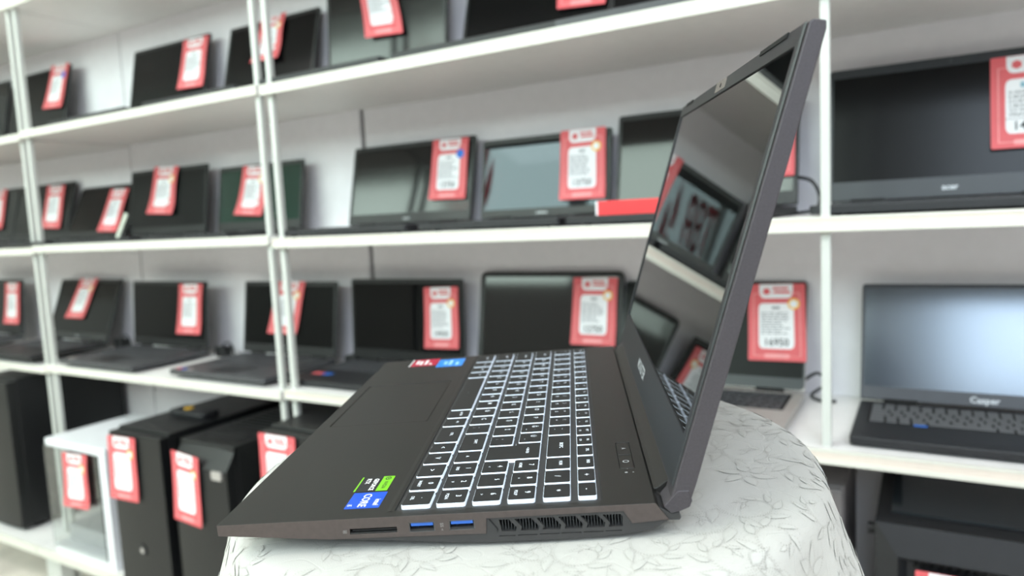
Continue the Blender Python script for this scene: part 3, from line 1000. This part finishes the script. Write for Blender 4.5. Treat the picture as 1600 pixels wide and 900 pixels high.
# ---- keyboard
KTOP = mat('black_keycap', '#1a1b1c', .5, var=.06)
KSIDE = mat('backlit_white', '#dfeaf6', .5, emit=.55, var=.0)
LEG = mat('backlit_legend', '#e8f0fa', .5, emit=.4, var=0)
LP(G().prism(rrect(.0960, .0070, .2050, .3540, .002), 'z', -.0009, -.0007), 'key_well', UNDER)


def key(x0, x1, y0, y1, words, poly=None):
    xc, yc = (x0 + x1) / 2, (y0 + y1) / 2
    o_ = poly or rrect(x0 - xc, y0 - yc, x1 - xc, y1 - yc, 1.3, 3)
    n = len(o_)

    def shrink(k):
        out = []
        for i in range(n):
            if poly:
                out.append((poly[i][0] + (k if poly[i][3] else -k) * 0 + poly[i][2] * k, poly[i][1] + poly[i][3] * k))
            else:
                hx, hy = (x1 - x0) / 2, (y1 - y0) / 2
                out.append((o_[i][0] * (hx - k) / hx, o_[i][1] * (hy - k) / hy))
        return out
    g = G()
    rings = [[(p[0] * mm, p[1] * mm, z * mm) for p in shrink(k)] for k, z in ((0, -.7), (0, 1.3), (.15, 1.5))]
    g.loft(rings, 0)
    r2 = [[(p[0] * mm, p[1] * mm, z * mm) for p in shrink(k)] for k, z in ((.2, 1.45), (.2, 1.6), (.5, 1.7))]
    g.loft(r2, 1)
    ko = g.build('key', [KSIDE, KTOP], lap, loc=OFF + Vector((xc * mm, yc * mm, 0)))
    if words:
        g = G()
        for s, size, dx, dy in words:
            # reading direction: to the user's right is -y, away from the user is +x
            g.text(s, size * mm, lambda u, v: ((dx + 0) * mm + v, dy * mm - u, .00174), bold=.01)
        g.build('legend', LEG, ko)
    return ko


def L1(s, size=4.5):
    return [(s, size, 1.5, 2.2)]


def LW(s, size=2.5):
    return [(s, size * 1.15, 1.5, 0)]


def L2(a, b, sa=4.4, sb=2.6):
    return [(a, sa, 3.0, 0), (b, sb, -3.4, 0)]


PX = [(98.5, 114.3), (117.6, 133.3), (137.0, 152.0), (155.8, 170.4), (174.7, 189.2), (193.2, 203.0)]
NP = [9.3, 28.5, 47.7]
G_ = 1.9
num = [[('.', 'DEL'), ('0', 'INSERT'), None], [('3', 'PGDN'), ('2', 'V'), ('1', 'END')], [('6', '>'), ('5', ''), ('4', '<')], [('9', 'PGUP'), ('8', '^'), ('7', 'HOME')]]
for r in range(4):
    for c in range(3):
        if num[r][c]:
            a_, b_ = num[r][c]
            key(PX[r][0], PX[r][1], NP[c], NP[c] + 17.2, L2(a_, b_) if b_ else [(a_, 3.8, 3, 0)])
for c, s in enumerate('*/'):
    key(*PX[4], NP[c], NP[c] + 17.2, [(s, 5, 0, 0)])
key(*PX[4], NP[2], NP[2] + 17.4, LW('NUM'))
for c, s in enumerate('-+'):
    key(*PX[5], NP[c], NP[c] + 17.2, [(s, 5, 0, 0)])
key(*PX[5], NP[2], NP[2] + 17.4, LW('END', 2.3))
# bottom row
row1 = [('>', 47.7, 67), ('V', 67, 86), ('<', 86, 104), ('CTRL', 104, 136.5), ('FN', 136.5, 155), ('ALTGR', 155, 174), ('', 174, 267), ('ALT', 267, 286), ('WIN', 286, 305), ('FN', 305, 324), ('CTRL', 324, 353.6)]
for s, a_, b_ in row1:
    key(*PX[0], a_, b_ - G_, [(s, 5, 0, 0)] if s in '><V' and s else ([('.', 4, 0, 0)] if not s else LW(s, 2.3)))
key(*PX[1], 67, 84.1, [('^', 5, -1, 0)])
key(*PX[1], 86, 116.6, LW('SHIFT'))
for i, s in enumerate(['.', 'Ç', 'Ö', 'M', 'N', 'B', 'V', 'C', 'X', 'Z', '<']):
    key(*PX[1], 118.5 + 18.66 * i, 118.5 + 18.66 * (i + 1) - G_, L1(s) + ([(':', 2.6, -3, 2.5)] if s == '.' else []))
key(*PX[1], 323.8, 351.7, LW('SHIFT'))
for i, s in enumerate([',', 'İ', 'Ş', 'L', 'K', 'J', 'H', 'G', 'F', 'D', 'S', 'A']):
    key(*PX[2], 91.8 + 18.9 * i, 91.8 + 18.9 * (i + 1) - G_, L1(s) + ([(';', 2.6, -3, 2.5)] if s == ',' else []))
key(*PX[2], 318.6, 351.7, LW('CAPS'))
for i, s in enumerate(['Ü', 'Ğ', 'P', 'O', 'I', 'U', 'Y', 'T', 'R', 'E', 'W', 'Q']):
    key(*PX[3], 94.8 + 18.9 * i, 94.8 + 18.9 * (i + 1) - G_, L1(s) + ([('~', 2.6, -3.5, -3)] if s in 'ÜĞ' else []))
key(*PX[3], 321.6, 351.7, LW('TAB'))
# enter: an L over two rows
ex0, ex1_ = PX[2][0], PX[3][1]
exc, eyc = (ex0 + ex1_) / 2, 80
pl = [(ex0, 67, 1, 1), (ex1_, 67, -1, 1), (ex1_, 93, -1, -1), (PX[3][0] - 1.5, 93, 1, -1), (PX[3][0] - 1.5, 89.9, 1, -1), (ex0, 89.9, 1, -1)]
key(ex0, ex1_, 67, 93, None, None if False else [(p[0] - exc, p[1] - eyc, p[2], p[3]) for p in pl])
g = G()
g.text('<-ENTER', 2.5 * mm, lambda u, v: (.1625 + v, .080 - u, .00174), bold=.01)
LP(g, 'legend', LEG)
key(*PX[4], 67, 103.6, LW('BKSPC', 2.8))
for i, (s, q) in enumerate([('-', '_'), ('*', '?'), ('0', '='), ('9', ')'), ('8', '('), ('7', '/'), ('6', '&'), ('5', '%'), ('4', '+'), ('3', '^'), ('2', "'"), ('1', '!'), ('"', 'é')]):
    key(*PX[4], 105.5 + 18.95 * i, 105.5 + 18.95 * (i + 1) - G_, [(s, 3.5, -2.8, 2), (q, 3.3, 3.2, 2)])
for i, s in enumerate(['DEL', 'INS', 'PRT'] + ['F%d' % k for k in range(12, 0, -1)] + ['ESC']):
    key(*PX[5], 67 + 17.8 * i, 67 + 17.8 * (i + 1) - G_, [(s, 2.3, 2.2, 0), (('SYS' if s == 'PRT' else 'SCR' if s == 'INS' else 'o'), 1.9, -2.4, 0)] if s not in ('DEL', 'ESC') else LW(s, 2.3))

# ---- stickers on the palm rest
def sticker(name, x0, x1, y0, y1, m):
    return LP(G().prism(rrect(x0 * mm, y0 * mm, x1 * mm, y1 * mm, .0005), 'z', .0, .00012), name, m)


def stext(par, s, size, x, y, m, bold=.01, nm='lettering'):
    g = G()
    g.text(s, size * mm, lambda u, v: (x * mm + v, y * mm - u, .0002), bold=bold)
    return LP_in(g, nm, m, par)


def LP_in(g, name, m, par):
    return g.build(name, m, par)


CBLUE = mat('core_blue', '#0d4fc4', .35)
NGREEN = mat('lime_green', '#76c21a', .4)
NBLK = mat('label_black', '#1c1d1f', .4)
s1 = sticker('core_sticker', 66, 85.5, 12, 32.5, CBLUE)
stext(s1, 'intel', 4.6, 82.5, 19, WHITEINK, .015)
stext(s1, 'CORE', 6.4, 75.0, 22.0, WHITEINK, .02)
stext(s1, 'i5', 3.6, 68.0, 16, WHITEINK, .01)
s2 = sticker('graphics_sticker', 64.5, 84.5, 34, 55, NBLK)
g = G().prism(rrect(.0775, .0341, .0844, .0549, .0003), 'z', .0001, .00016)
LP_in(g, 'green_band', NGREEN, s2)
g = G().prism(rrect(.0645, .0341, .0655, .0549, .0002), 'z', .0001, .00016)
LP_in(g, 'green_line', NGREEN, s2)
stext(s2, 'NVIDIA', 3.2, 81, 42, NBLK, .01)
g = G()
for k in range(12):
    a0, a1 = 2 * math.pi * k / 12, 2 * math.pi * (k + 1) / 12
    g.add([(.081 + q * mm * math.cos(t_), .0515 + q * 1.3 * mm * math.sin(t_), .0002) for q, t_ in ((1.2, a0), (1.8, a0), (1.8, a1), (1.2, a1))], [(0, 1, 2, 3)])
g.flat(circle(.081, .0515, .0007, 8), .0002)
LP_in(g, 'eye_mark', NBLK, s2)
stext(s2, 'GEFORCE', 3.8, 74.2, 43.5, WHITEINK, .03)
stext(s2, 'RTX', 3.8, 69.5, 48.5, WHITEINK, .03)
s3 = sticker('red_sticker', 31, 57, 331.5, 358.5, mat('crimson_label', '#b3123a', .35))
g = G()
for x, y0, y1 in ((50, 336, 341), (45, 337, 354), (40, 337, 351), (36, 340, 354)):
    g.box((x - 1.3) * mm, y0 * mm, .0001, (x + 1.3) * mm, y1 * mm, .0002)
LP_in(g, 'label_print', WHITEINK, s3)
g = G().box(.0292, .331, .00001, .0302, .359, .0002)
LP_in(g, 'label_line', WHITEINK, s3)
s4 = sticker('blue_sticker', 58, 84, 322.5, 352, mat('azure_label', '#1f86e6', .35))
g = G()
for x, y0, y1 in ((78, 328, 338), (71, 329, 347), (66, 332, 342)):
    g.box((x - 1.6) * mm, y0 * mm, .0001, (x + 1.6) * mm, y1 * mm, .0002)
LP_in(g, 'label_print', mat('pale_blue_print', '#9fd0fb', .5), s4)

# ---- lid: profile in its own plane, leaned back 18.6 degrees past upright
TH = R(18.6)
LE, LN = Vector((math.sin(TH), 0, math.cos(TH))), Vector((-math.cos(TH), 0, math.sin(TH)))   # up the lid, out of the screen
P0 = Vector((.2519, 0, .0317))          # lower near corner of the glass


def lidfn(u, v, d):
    """u along the laptop's width, v up the lid from the glass's lower edge, d out of the glass"""
    return P0 + Vector((0, u, 0)) + LE * v + LN * d


g = G()
# shell: side outline in (v, d)
TOPV = .2055
prof = [(-.036, .0020), (TOPV - .002, .0016), (TOPV, .0004), (TOPV + .0006, -.0056), (TOPV - .003, -.0066), (-.02, -.0082), (-.034, -.0078)]
pts = [P0 + LE * v + LN * d for v, d in prof]
g.prism([(p.x, p.z) for p in pts], 'y', 0, W)
LP(g, 'lid_shell', LIDM, bevel=.0007)
# bezel frame around the glass
A0_, B0_ = .008, .352
VB, VT = 0.0, .194
g = G(lidfn)
O_ = [(.0022, -.0264), (W - .0022, -.0264), (W - .0022, TOPV - .0012), (.0022, TOPV - .0012)]
I_ = [(A0_, VB), (B0_, VB), (B0_, VT), (A0_, VT)]
g.add([(p[0], p[1], .0021) for p in O_] + [(p[0], p[1], .0030) for p in [(O_[0][0] + .0008, O_[0][1]), (O_[1][0] - .0008, O_[1][1]), (O_[2][0] - .0008, O_[2][1] - .0008), (O_[3][0] + .0008, O_[3][1] - .0008)]]
      + [(p[0], p[1], .0030) for p in I_] + [(p[0], p[1], .0019) for p in I_],
      [(i, (i + 1) % 4, 4 + (i + 1) % 4, 4 + i) for i in range(4)] + [(4 + i, 4 + (i + 1) % 4, 8 + (i + 1) % 4, 8 + i) for i in range(4)]
      + [(8 + i, 8 + (i + 1) % 4, 12 + (i + 1) % 4, 12 + i) for i in range(4)])
LP(g, 'bezel', BEZ)
GLOSS = mat('main_screen_glass', '#0b0c0c', .015, spec=.7, var=.02)
g = G(lidfn)
g.add([(A0_ - .0005, VB - .0005, .0021), (B0_ + .0005, VB - .0005, .0021), (B0_ + .0005, VT + .0005, .0021), (A0_ - .0005, VT + .0005, .0021)], [(0, 1, 2, 3)])
LP(g, 'screen', GLOSS)
for u0, u1 in ((.026, .077), (.297, .33)):
    LP(G(lidfn).box(u0, TOPV - .0042, .0029, u1, TOPV - .0016, .0036), 'rubber_bumper', GAPM)
wc = LP(G(lidfn).box(.163, VT + .002, .0029, .197, VT + .0095, .0032), 'webcam_window', mat('webcam_window', '#6e6662', .25))
LP_in(G(lidfn).prism(circle(.18, VT + .0058, .0016, 12), 'z', .0032, .0034), 'lens', GAPM, wc)
g = G(lidfn)
g.text('MONSTER', .0105, lambda u, v: (.188 - u * .92, -.0135 + v, .0032), bold=.03)
LP(g, 'brand_lettering', LOGO)
# hinge chin and end caps
CHIN = [(232.8, .2), (235, 1.0), (241.6, 5.4), (243.0, 7.2), (246.5, 7.0), (248.3, -2), (243.9, -4.9), (239.5, -5.8), (235.9, -2.5)]
LP(G().prism(sc(CHIN), 'y', .017, W - .017), 'hinge_cover', DECK, bevel=.0005)
LP(G().prism(sc([(241.9, 5.9), (243.2, 7.6), (244.6, 8.2), (244.2, 6.4)]), 'y', .019, W - .019), 'bright_edge', mat('bright_trim', '#a8a4a0', .3, metal=.6))
CAP = [(235.9, -2), (243.4, 6.0), (249, 6), (250.3, .2), (248.8, -3), (243.9, -4.9), (239.5, -5.8)]
for a_, b_ in ((0, .0165), (W - .0165, W)):
    LP(G().prism(sc(CAP), 'y', a_ - .0003 if a_ < .1 else a_, b_ if b_ < .1 else b_ + .0003), 'hinge_cap', LIDM, bevel=.0005)
    LP(G().prism(sc([(234, -9.6), (243.6, -10.2), (244.5, -8.8), (243.8, -5.8), (240, -6.2), (233, -2)]), 'y', a_ + .001, b_ + .002 if b_ < .1 else b_ - .001), 'hinge_bracket', UNDER, bevel=.0005)
for x in (.02, .212):
    for y0, y1 in ((.03, .09), (.27, .33)):
        zt = -.0075 if x < .1 else -.0155
        LP(G().box(x, y0, -.0187, x + .01, y1, zt), 'rubber_foot', GAPM, bevel=.0008)

# ------------------------------------------------------------------ table and cloth
TC, TR_, TZ = Vector((.155, .127, -.0192)), .193, -.0192
TABLE_TOP = ORG + ROT.to_3x3() @ Vector((TC.x, TC.y, TZ))
t = empty('table', (TABLE_TOP.x, TABLE_TOP.y, 0))
tag(t, 'small round pedestal table under the white damask cloth', 'table')
MT = t.matrix_world
GREYS = mat('brushed_steel', '#8d8f92', .35, metal=.9)
tt = G().prism(circle(0, 0, TR_ - .012, 48), 'z', -.03, -.007).build('tabletop', mat('table_board', '#cfc5b5', .5), t, bevel=.003)
tt.matrix_parent_inverse = Matrix()
tt.location = (0, 0, TABLE_TOP.z)
tt.rotation_euler = ROT.to_euler()
G().tube([(0, 0, .015), (0, 0, TABLE_TOP.z - .025)], .025, 20).build('pedestal', GREYS, t, smooth=True)
G().prism(circle(0, 0, .17, 40), 'z', 0, .016).build('foot_plate', GREYS, t, bevel=.004)

cl = frame_root('tablecloth', Vector((TC.x, TC.y, TZ)))
tag(cl, 'white damask tablecloth with a scrolling leaf pattern, draped over the round table', 'tablecloth')


def cloth_material():
    m = bpy.data.materials.new('white_damask')
    m.use_nodes = True
    nt = m.node_tree
    N, Lk = nt.nodes, nt.links
    b = N['Principled BSDF']

    def nd(t_, **k):
        n = N.new(t_)
        for a_, v in k.items():
            if a_ in ('operation', 'feature', 'wave_type', 'rings_direction', 'noise_dimensions', 'data_type', 'distance', 'wave_profile'):
                setattr(n, a_, v)
            else:
                n.inputs[a_.replace('_', ' ')].default_value = v
        return n

    def math_(op, a_, b_=None, c_=None):
        n = N.new('ShaderNodeMath')
        n.operation = op
        for i, x in enumerate((a_, b_, c_)):
            if x is None:
                continue
            if isinstance(x, (int, float)):
                n.inputs[i].default_value = x
            else:
                Lk.new(x, n.inputs[i])
        return n.outputs[0]

    def smooth(x, lo, hi):
        n = N.new('ShaderNodeMapRange')
        n.interpolation_type = 'SMOOTHSTEP'
        n.inputs['From Min'].default_value = lo
        n.inputs['From Max'].default_value = hi
        Lk.new(x, n.inputs['Value'])
        return n.outputs['Result']
    tc = N.new('ShaderNodeTexCoord')
    # bend the coordinates so that cells turn into curling leaves
    nz = nd('ShaderNodeTexNoise', Scale=16.0, Detail=1.0)
    Lk.new(tc.outputs['UV'], nz.inputs['Vector'])
    sub = N.new('ShaderNodeVectorMath')
    sub.operation = 'SUBTRACT'
    sub.inputs[1].default_value = (.5, .5, .5)
    Lk.new(nz.outputs['Color'], sub.inputs[0])
    scl = N.new('ShaderNodeVectorMath')
    scl.operation = 'SCALE'
    scl.inputs['Scale'].default_value = .055
    Lk.new(sub.outputs[0], scl.inputs[0])
    ad = N.new('ShaderNodeVectorMath')
    Lk.new(tc.outputs['UV'], ad.inputs[0])
    Lk.new(scl.outputs[0], ad.inputs[1])
    vo = nd('ShaderNodeTexVoronoi', Scale=21.0)
    vo.feature = 'F1'
    Lk.new(ad.outputs[0], vo.inputs['Vector'])
    ve = nd('ShaderNodeTexVoronoi', Scale=21.0)
    ve.feature = 'DISTANCE_TO_EDGE'
    Lk.new(ad.outputs[0], ve.inputs['Vector'])
    ring = math_('ABSOLUTE', math_('SUBTRACT', vo.outputs['Distance'], .28))
    outline = math_('SUBTRACT', 1.0, smooth(ring, .03, .075))
    vein = math_('SUBTRACT', 1.0, smooth(ve.outputs['Distance'], .02, .06))
    # curls inside the leaves
    wv = nd('ShaderNodeTexNoise', Scale=48.0, Detail=0.0)
    Lk.new(ad.outputs[0], wv.inputs['Vector'])
    curl = math_('SUBTRACT', 1.0, smooth(math_('ABSOLUTE', math_('SUBTRACT', wv.outputs['Fac'], .5)), .012, .04))
    leaf = math_('SUBTRACT', 1.0, smooth(vo.outputs['Distance'], .26, .30))
    lines = math_('MAXIMUM', outline, math_('MAXIMUM', math_('MULTIPLY', vein, .6), math_('MULTIPLY', curl, .7)))
    # pin holes along the lines
    dots = nd('ShaderNodeTexVoronoi', Scale=900.0)
    Lk.new(tc.outputs['UV'], dots.inputs['Vector'])
    hole = math_('SUBTRACT', 1.0, smooth(dots.outputs['Distance'], .25, .42))
    pin = math_('MULTIPLY', hole, lines)
    patch = nd('ShaderNodeTexNoise', Scale=7.0, Detail=1.0)
    Lk.new(tc.outputs['UV'], patch.inputs['Vector'])
    pin = math_('MULTIPLY', pin, 0.0)
    mix = N.new('ShaderNodeMix')
    mix.data_type = 'RGBA'
    mix.inputs[6].default_value = (.52, .51, .475, 1)
    mix.inputs[7].default_value = (.30, .29, .27, 1)
    Lk.new(pin, mix.inputs[0])
    Lk.new(mix.outputs[2], b.inputs['Base Color'])
    rg = N.new('ShaderNodeMapRange')
    rg.inputs['To Min'].default_value = .62
    rg.inputs['To Max'].default_value = .36
    Lk.new(leaf, rg.inputs['Value'])
    Lk.new(rg.outputs['Result'], b.inputs['Roughness'])
    weave = nd('ShaderNodeTexNoise', Scale=1400.0, Detail=1.0)
    Lk.new(tc.outputs['UV'], weave.inputs['Vector'])
    hgt = math_('ADD', math_('MULTIPLY', leaf, .12), math_('ADD', math_('MULTIPLY', curl, -.18), math_('ADD', math_('MULTIPLY', weave.outputs['Fac'], .25), math_('MULTIPLY', pin, -.6))))
    soft = nd('ShaderNodeTexNoise', Scale=25.0, Detail=2.0)
    Lk.new(tc.outputs['UV'], soft.inputs['Vector'])
    hgt = math_('ADD', hgt, math_('MULTIPLY', soft.outputs['Fac'], 2.0))
    bp = N.new('ShaderNodeBump')
    bp.inputs['Strength'].default_value = .8
    bp.inputs['Distance'].default_value = .0006
    Lk.new(hgt, bp.inputs['Height'])
    Lk.new(bp.outputs['Normal'], b.inputs['Normal'])
    b.inputs['Sheen Weight'].default_value = .15
    return m


# cloth: flat disc, rounded shoulder, then a flaring folded drape
NA = 160
radii = [(.0, 0), (.05, 0), (.1, 0), (.15, 0), (.172, 0), (.18, -.0006), (.187, -.0028), (.1915, -.0065), (.1935, -.011)]
z = -.011
while z > -.36:
    z -= .012
    radii.append((None, z))
verts, faces, uv = [], [], []
arc = 0
prev = (0, 0)
for k, (r, z) in enumerate(radii):
    for i in range(NA):
        a = 2 * math.pi * i / NA
        if r is None:
            d = -z - .011
            amp = min(1, d / .12) * .016
            fold = math.sin(a * 11 + .8 * math.sin(a * 3)) + .4 * math.sin(a * 23 + 1)
            rr = .1935 + d * .24 - d * d * .12 + amp * fold
        else:
            rr = r
        ripple = .00035 * math.sin(9 * a + 40 * rr) if (r and r > .12) else 0
        verts.append((rr * math.cos(a), rr * math.sin(a), z + ripple - .0003))
    r0 = .1935 + (-z - .011) * .24 if r is None else r
    arc += math.hypot(r0 - prev[0], z - prev[1])
    prev = (r0, z)
    uv.append(arc)
for k in range(len(radii) - 1):
    for i in range(NA):
        j = (i + 1) % NA
        if k == 0:
            faces.append((0, NA + i, NA + j))
        else:
            faces.append((k * NA + i, (k + 1) * NA + i, (k + 1) * NA + j, k * NA + j))
me = bpy.data.meshes.new('cloth')
me.from_pydata(verts, [], faces)
ul = me.uv_layers.new(name='flat')
for p_ in me.polygons:
    for li in p_.loop_indices:
        vi = me.loops[li].vertex_index
        k, i = divmod(vi, NA)
        a = 2 * math.pi * i / NA
        ul.data[li].uv = (uv[k] * math.cos(a) if k else 0, uv[k] * math.sin(a) if k else 0)
me.polygons.foreach_set('use_smooth', [True] * len(me.polygons))
bm = bmesh.new()
bm.from_mesh(me)
bmesh.ops.delete(bm, geom=[v for v in bm.verts if not v.link_faces], context='VERTS')
bmesh.ops.recalc_face_normals(bm, faces=bm.faces)
bm.to_mesh(me)
bm.free()
me.materials.append(cloth_material())
co = bpy.data.objects.new('cloth', me)
co.parent = cl
C.objects.link(co)
so = co.modifiers.new('thickness', 'SOLIDIFY')
so.thickness = .0009
so.offset = -1
sd = co.modifiers.new('soft', 'SUBSURF')
sd.levels = 0
sd.render_levels = 1

# woven pattern: satin leaves on scrolling stems, each outlined by pin holes
PROF = []      # arc length -> (radius, height)
acc, pr = 0, (0, 0)
for r_, z_ in radii:
    r0 = .1935 + (-z_ - .011) * .24 if r_ is None else r_
    acc += math.hypot(r0 - pr[0], z_ - pr[1])
    pr = (r0, z_)
    PROF.append((acc, r0, z_))


def on_cloth(x, y, up):
    s_ = math.hypot(x, y)
    a = math.atan2(y, x)
    for k in range(len(PROF) - 1):
        if PROF[k + 1][0] >= s_:
            break
    q = (s_ - PROF[k][0]) / (PROF[k + 1][0] - PROF[k][0])
    r_, z_ = PROF[k][1] + (PROF[k + 1][1] - PROF[k][1]) * q, PROF[k][2] + (PROF[k + 1][2] - PROF[k][2]) * q
    sl = math.atan2(PROF[k][2] - PROF[k + 1][2], PROF[k + 1][1] - PROF[k][1])
    if z_ < -.011:
        d = -z_ - .011
        amp = min(1, d / .12) * .016
        r_ = .1935 + d * .24 - d * d * .12 + amp * (math.sin(a * 11 + .8 * math.sin(a * 3)) + .4 * math.sin(a * 23 + 1))
    rip = .00035 * math.sin(9 * a + 40 * r_) if (z_ >= -.011 and r_ > .12) else 0
    return ((r_ + up * math.sin(sl)) * math.cos(a), (r_ + up * math.sin(sl)) * math.sin(a), z_ + rip - .0003 + up * math.cos(sl))


rnd = random.Random(21)
fill, pins = G(), G()


def pin_line(pts, step=.0016, jitter=.00012):
    left = 0
    for (x0, y0), (x1, y1) in zip(pts, pts[1:]):
        L = math.hypot(x1 - x0, y1 - y0)
        t_ = left
        while t_ < L:
            x, y = x0 + (x1 - x0) * t_ / L + rnd.uniform(-jitter, jitter), y0 + (y1 - y0) * t_ / L + rnd.uniform(-jitter, jitter)
            pr_ = .00025
            pins.add([on_cloth(x + pr_ * math.cos(k * math.pi / 2.5), y + pr_ * math.sin(k * math.pi / 2.5), .00042) for k in range(5)], [(0, 1, 2, 3, 4)])
            t_ += step
        left = t_ - L


def leaf_motif(x, y, ang, ln, wd, bend):
    c_, s_ = math.cos(ang), math.sin(ang)

    def T(u, v):
        v2 = v + bend * u * u / ln
        return (x + u * c_ - v2 * s_, y + u * s_ + v2 * c_)
    n = 9
    top = [(ln * i / n, wd * math.sin(math.pi * (i / n) ** .75)) for i in range(n + 1)]
    out = [T(u, v) for u, v in top] + [T(u, -v) for u, v in reversed(top[1:-1])]
    ins = [T(u * .86 + ln * .07, v * .72) for u, v in top] + [T(u * .86 + ln * .07, -v * .72) for u, v in reversed(top[1:-1])]
    m_ = len(ins)
    mid = [T(ln * .07 + ln * .86 * i / n, 0) for i in range(n + 1)]
    V = [on_cloth(p[0], p[1], .00022) for p in ins[:n + 1]] + [on_cloth(p[0], p[1], .00032) for p in mid] + [on_cloth(p[0], p[1], .00022) for p in [ins[0]] + ins[n + 1:][::-1] + [ins[n]]]
    F = []
    for i in range(n):
        F += [(i, i + 1, n + 2 + i, n + 1 + i), (n + 1 + i, n + 2 + i, 2 * n + 3 + i, 2 * n + 2 + i)]
    fill.add(V, F)
    pin_line(out + [out[0]])


spots = []
for _ in range(4000):
    a, rr_ = rnd.uniform(0, 2 * math.pi), .30 * math.sqrt(rnd.random())
    x, y = rr_ * math.cos(a), rr_ * math.sin(a)
    if all(math.hypot(x - p[0], y - p[1]) > .031 for p in spots):
        spots.append((x, y))
for x, y in spots:
    if rnd.random() < .08:
        a0 = rnd.uniform(0, 6.28)
        for k in range(6):
            leaf_motif(x + .003 * math.cos(a0 + k * 1.047), y + .003 * math.sin(a0 + k * 1.047), a0 + k * 1.047, .015, .0042, .15)
        continue
    a0, sg_ = rnd.uniform(0, 6.28), rnd.choice((-1, 1))
    stem = []
    for i in range(34):
        th = a0 + sg_ * i * .21
        r_ = .021 * math.exp(-i * .055)
        stem.append((x + r_ * math.cos(th), y + r_ * math.sin(th)))
    pin_line(stem)
    pin_line([(p[0] * .93 + x * .07, p[1] * .93 + y * .07) for p in stem])
    for i in range(1, 30, 4):
        dx, dy = stem[i + 1][0] - stem[i][0], stem[i + 1][1] - stem[i][1]
        k = 1 - i / 45
        leaf_motif(stem[i][0], stem[i][1], math.atan2(dy, dx) - sg_ * rnd.uniform(.7, 1.1), .017 * k, .0038 * k, sg_ * .35)
fo = fill.build('satin_leaves', mat('satin_thread', '#c2c1bb', .33, var=.01), cl, smooth=True)
fo['kind'] = 'stuff'
po = pins.build('pin_holes', mat('pin_hole_shadow', '#a09d95', .8), cl)
po['kind'] = 'stuff'
print('cloth polys', len(fill.f), len(pins.f))
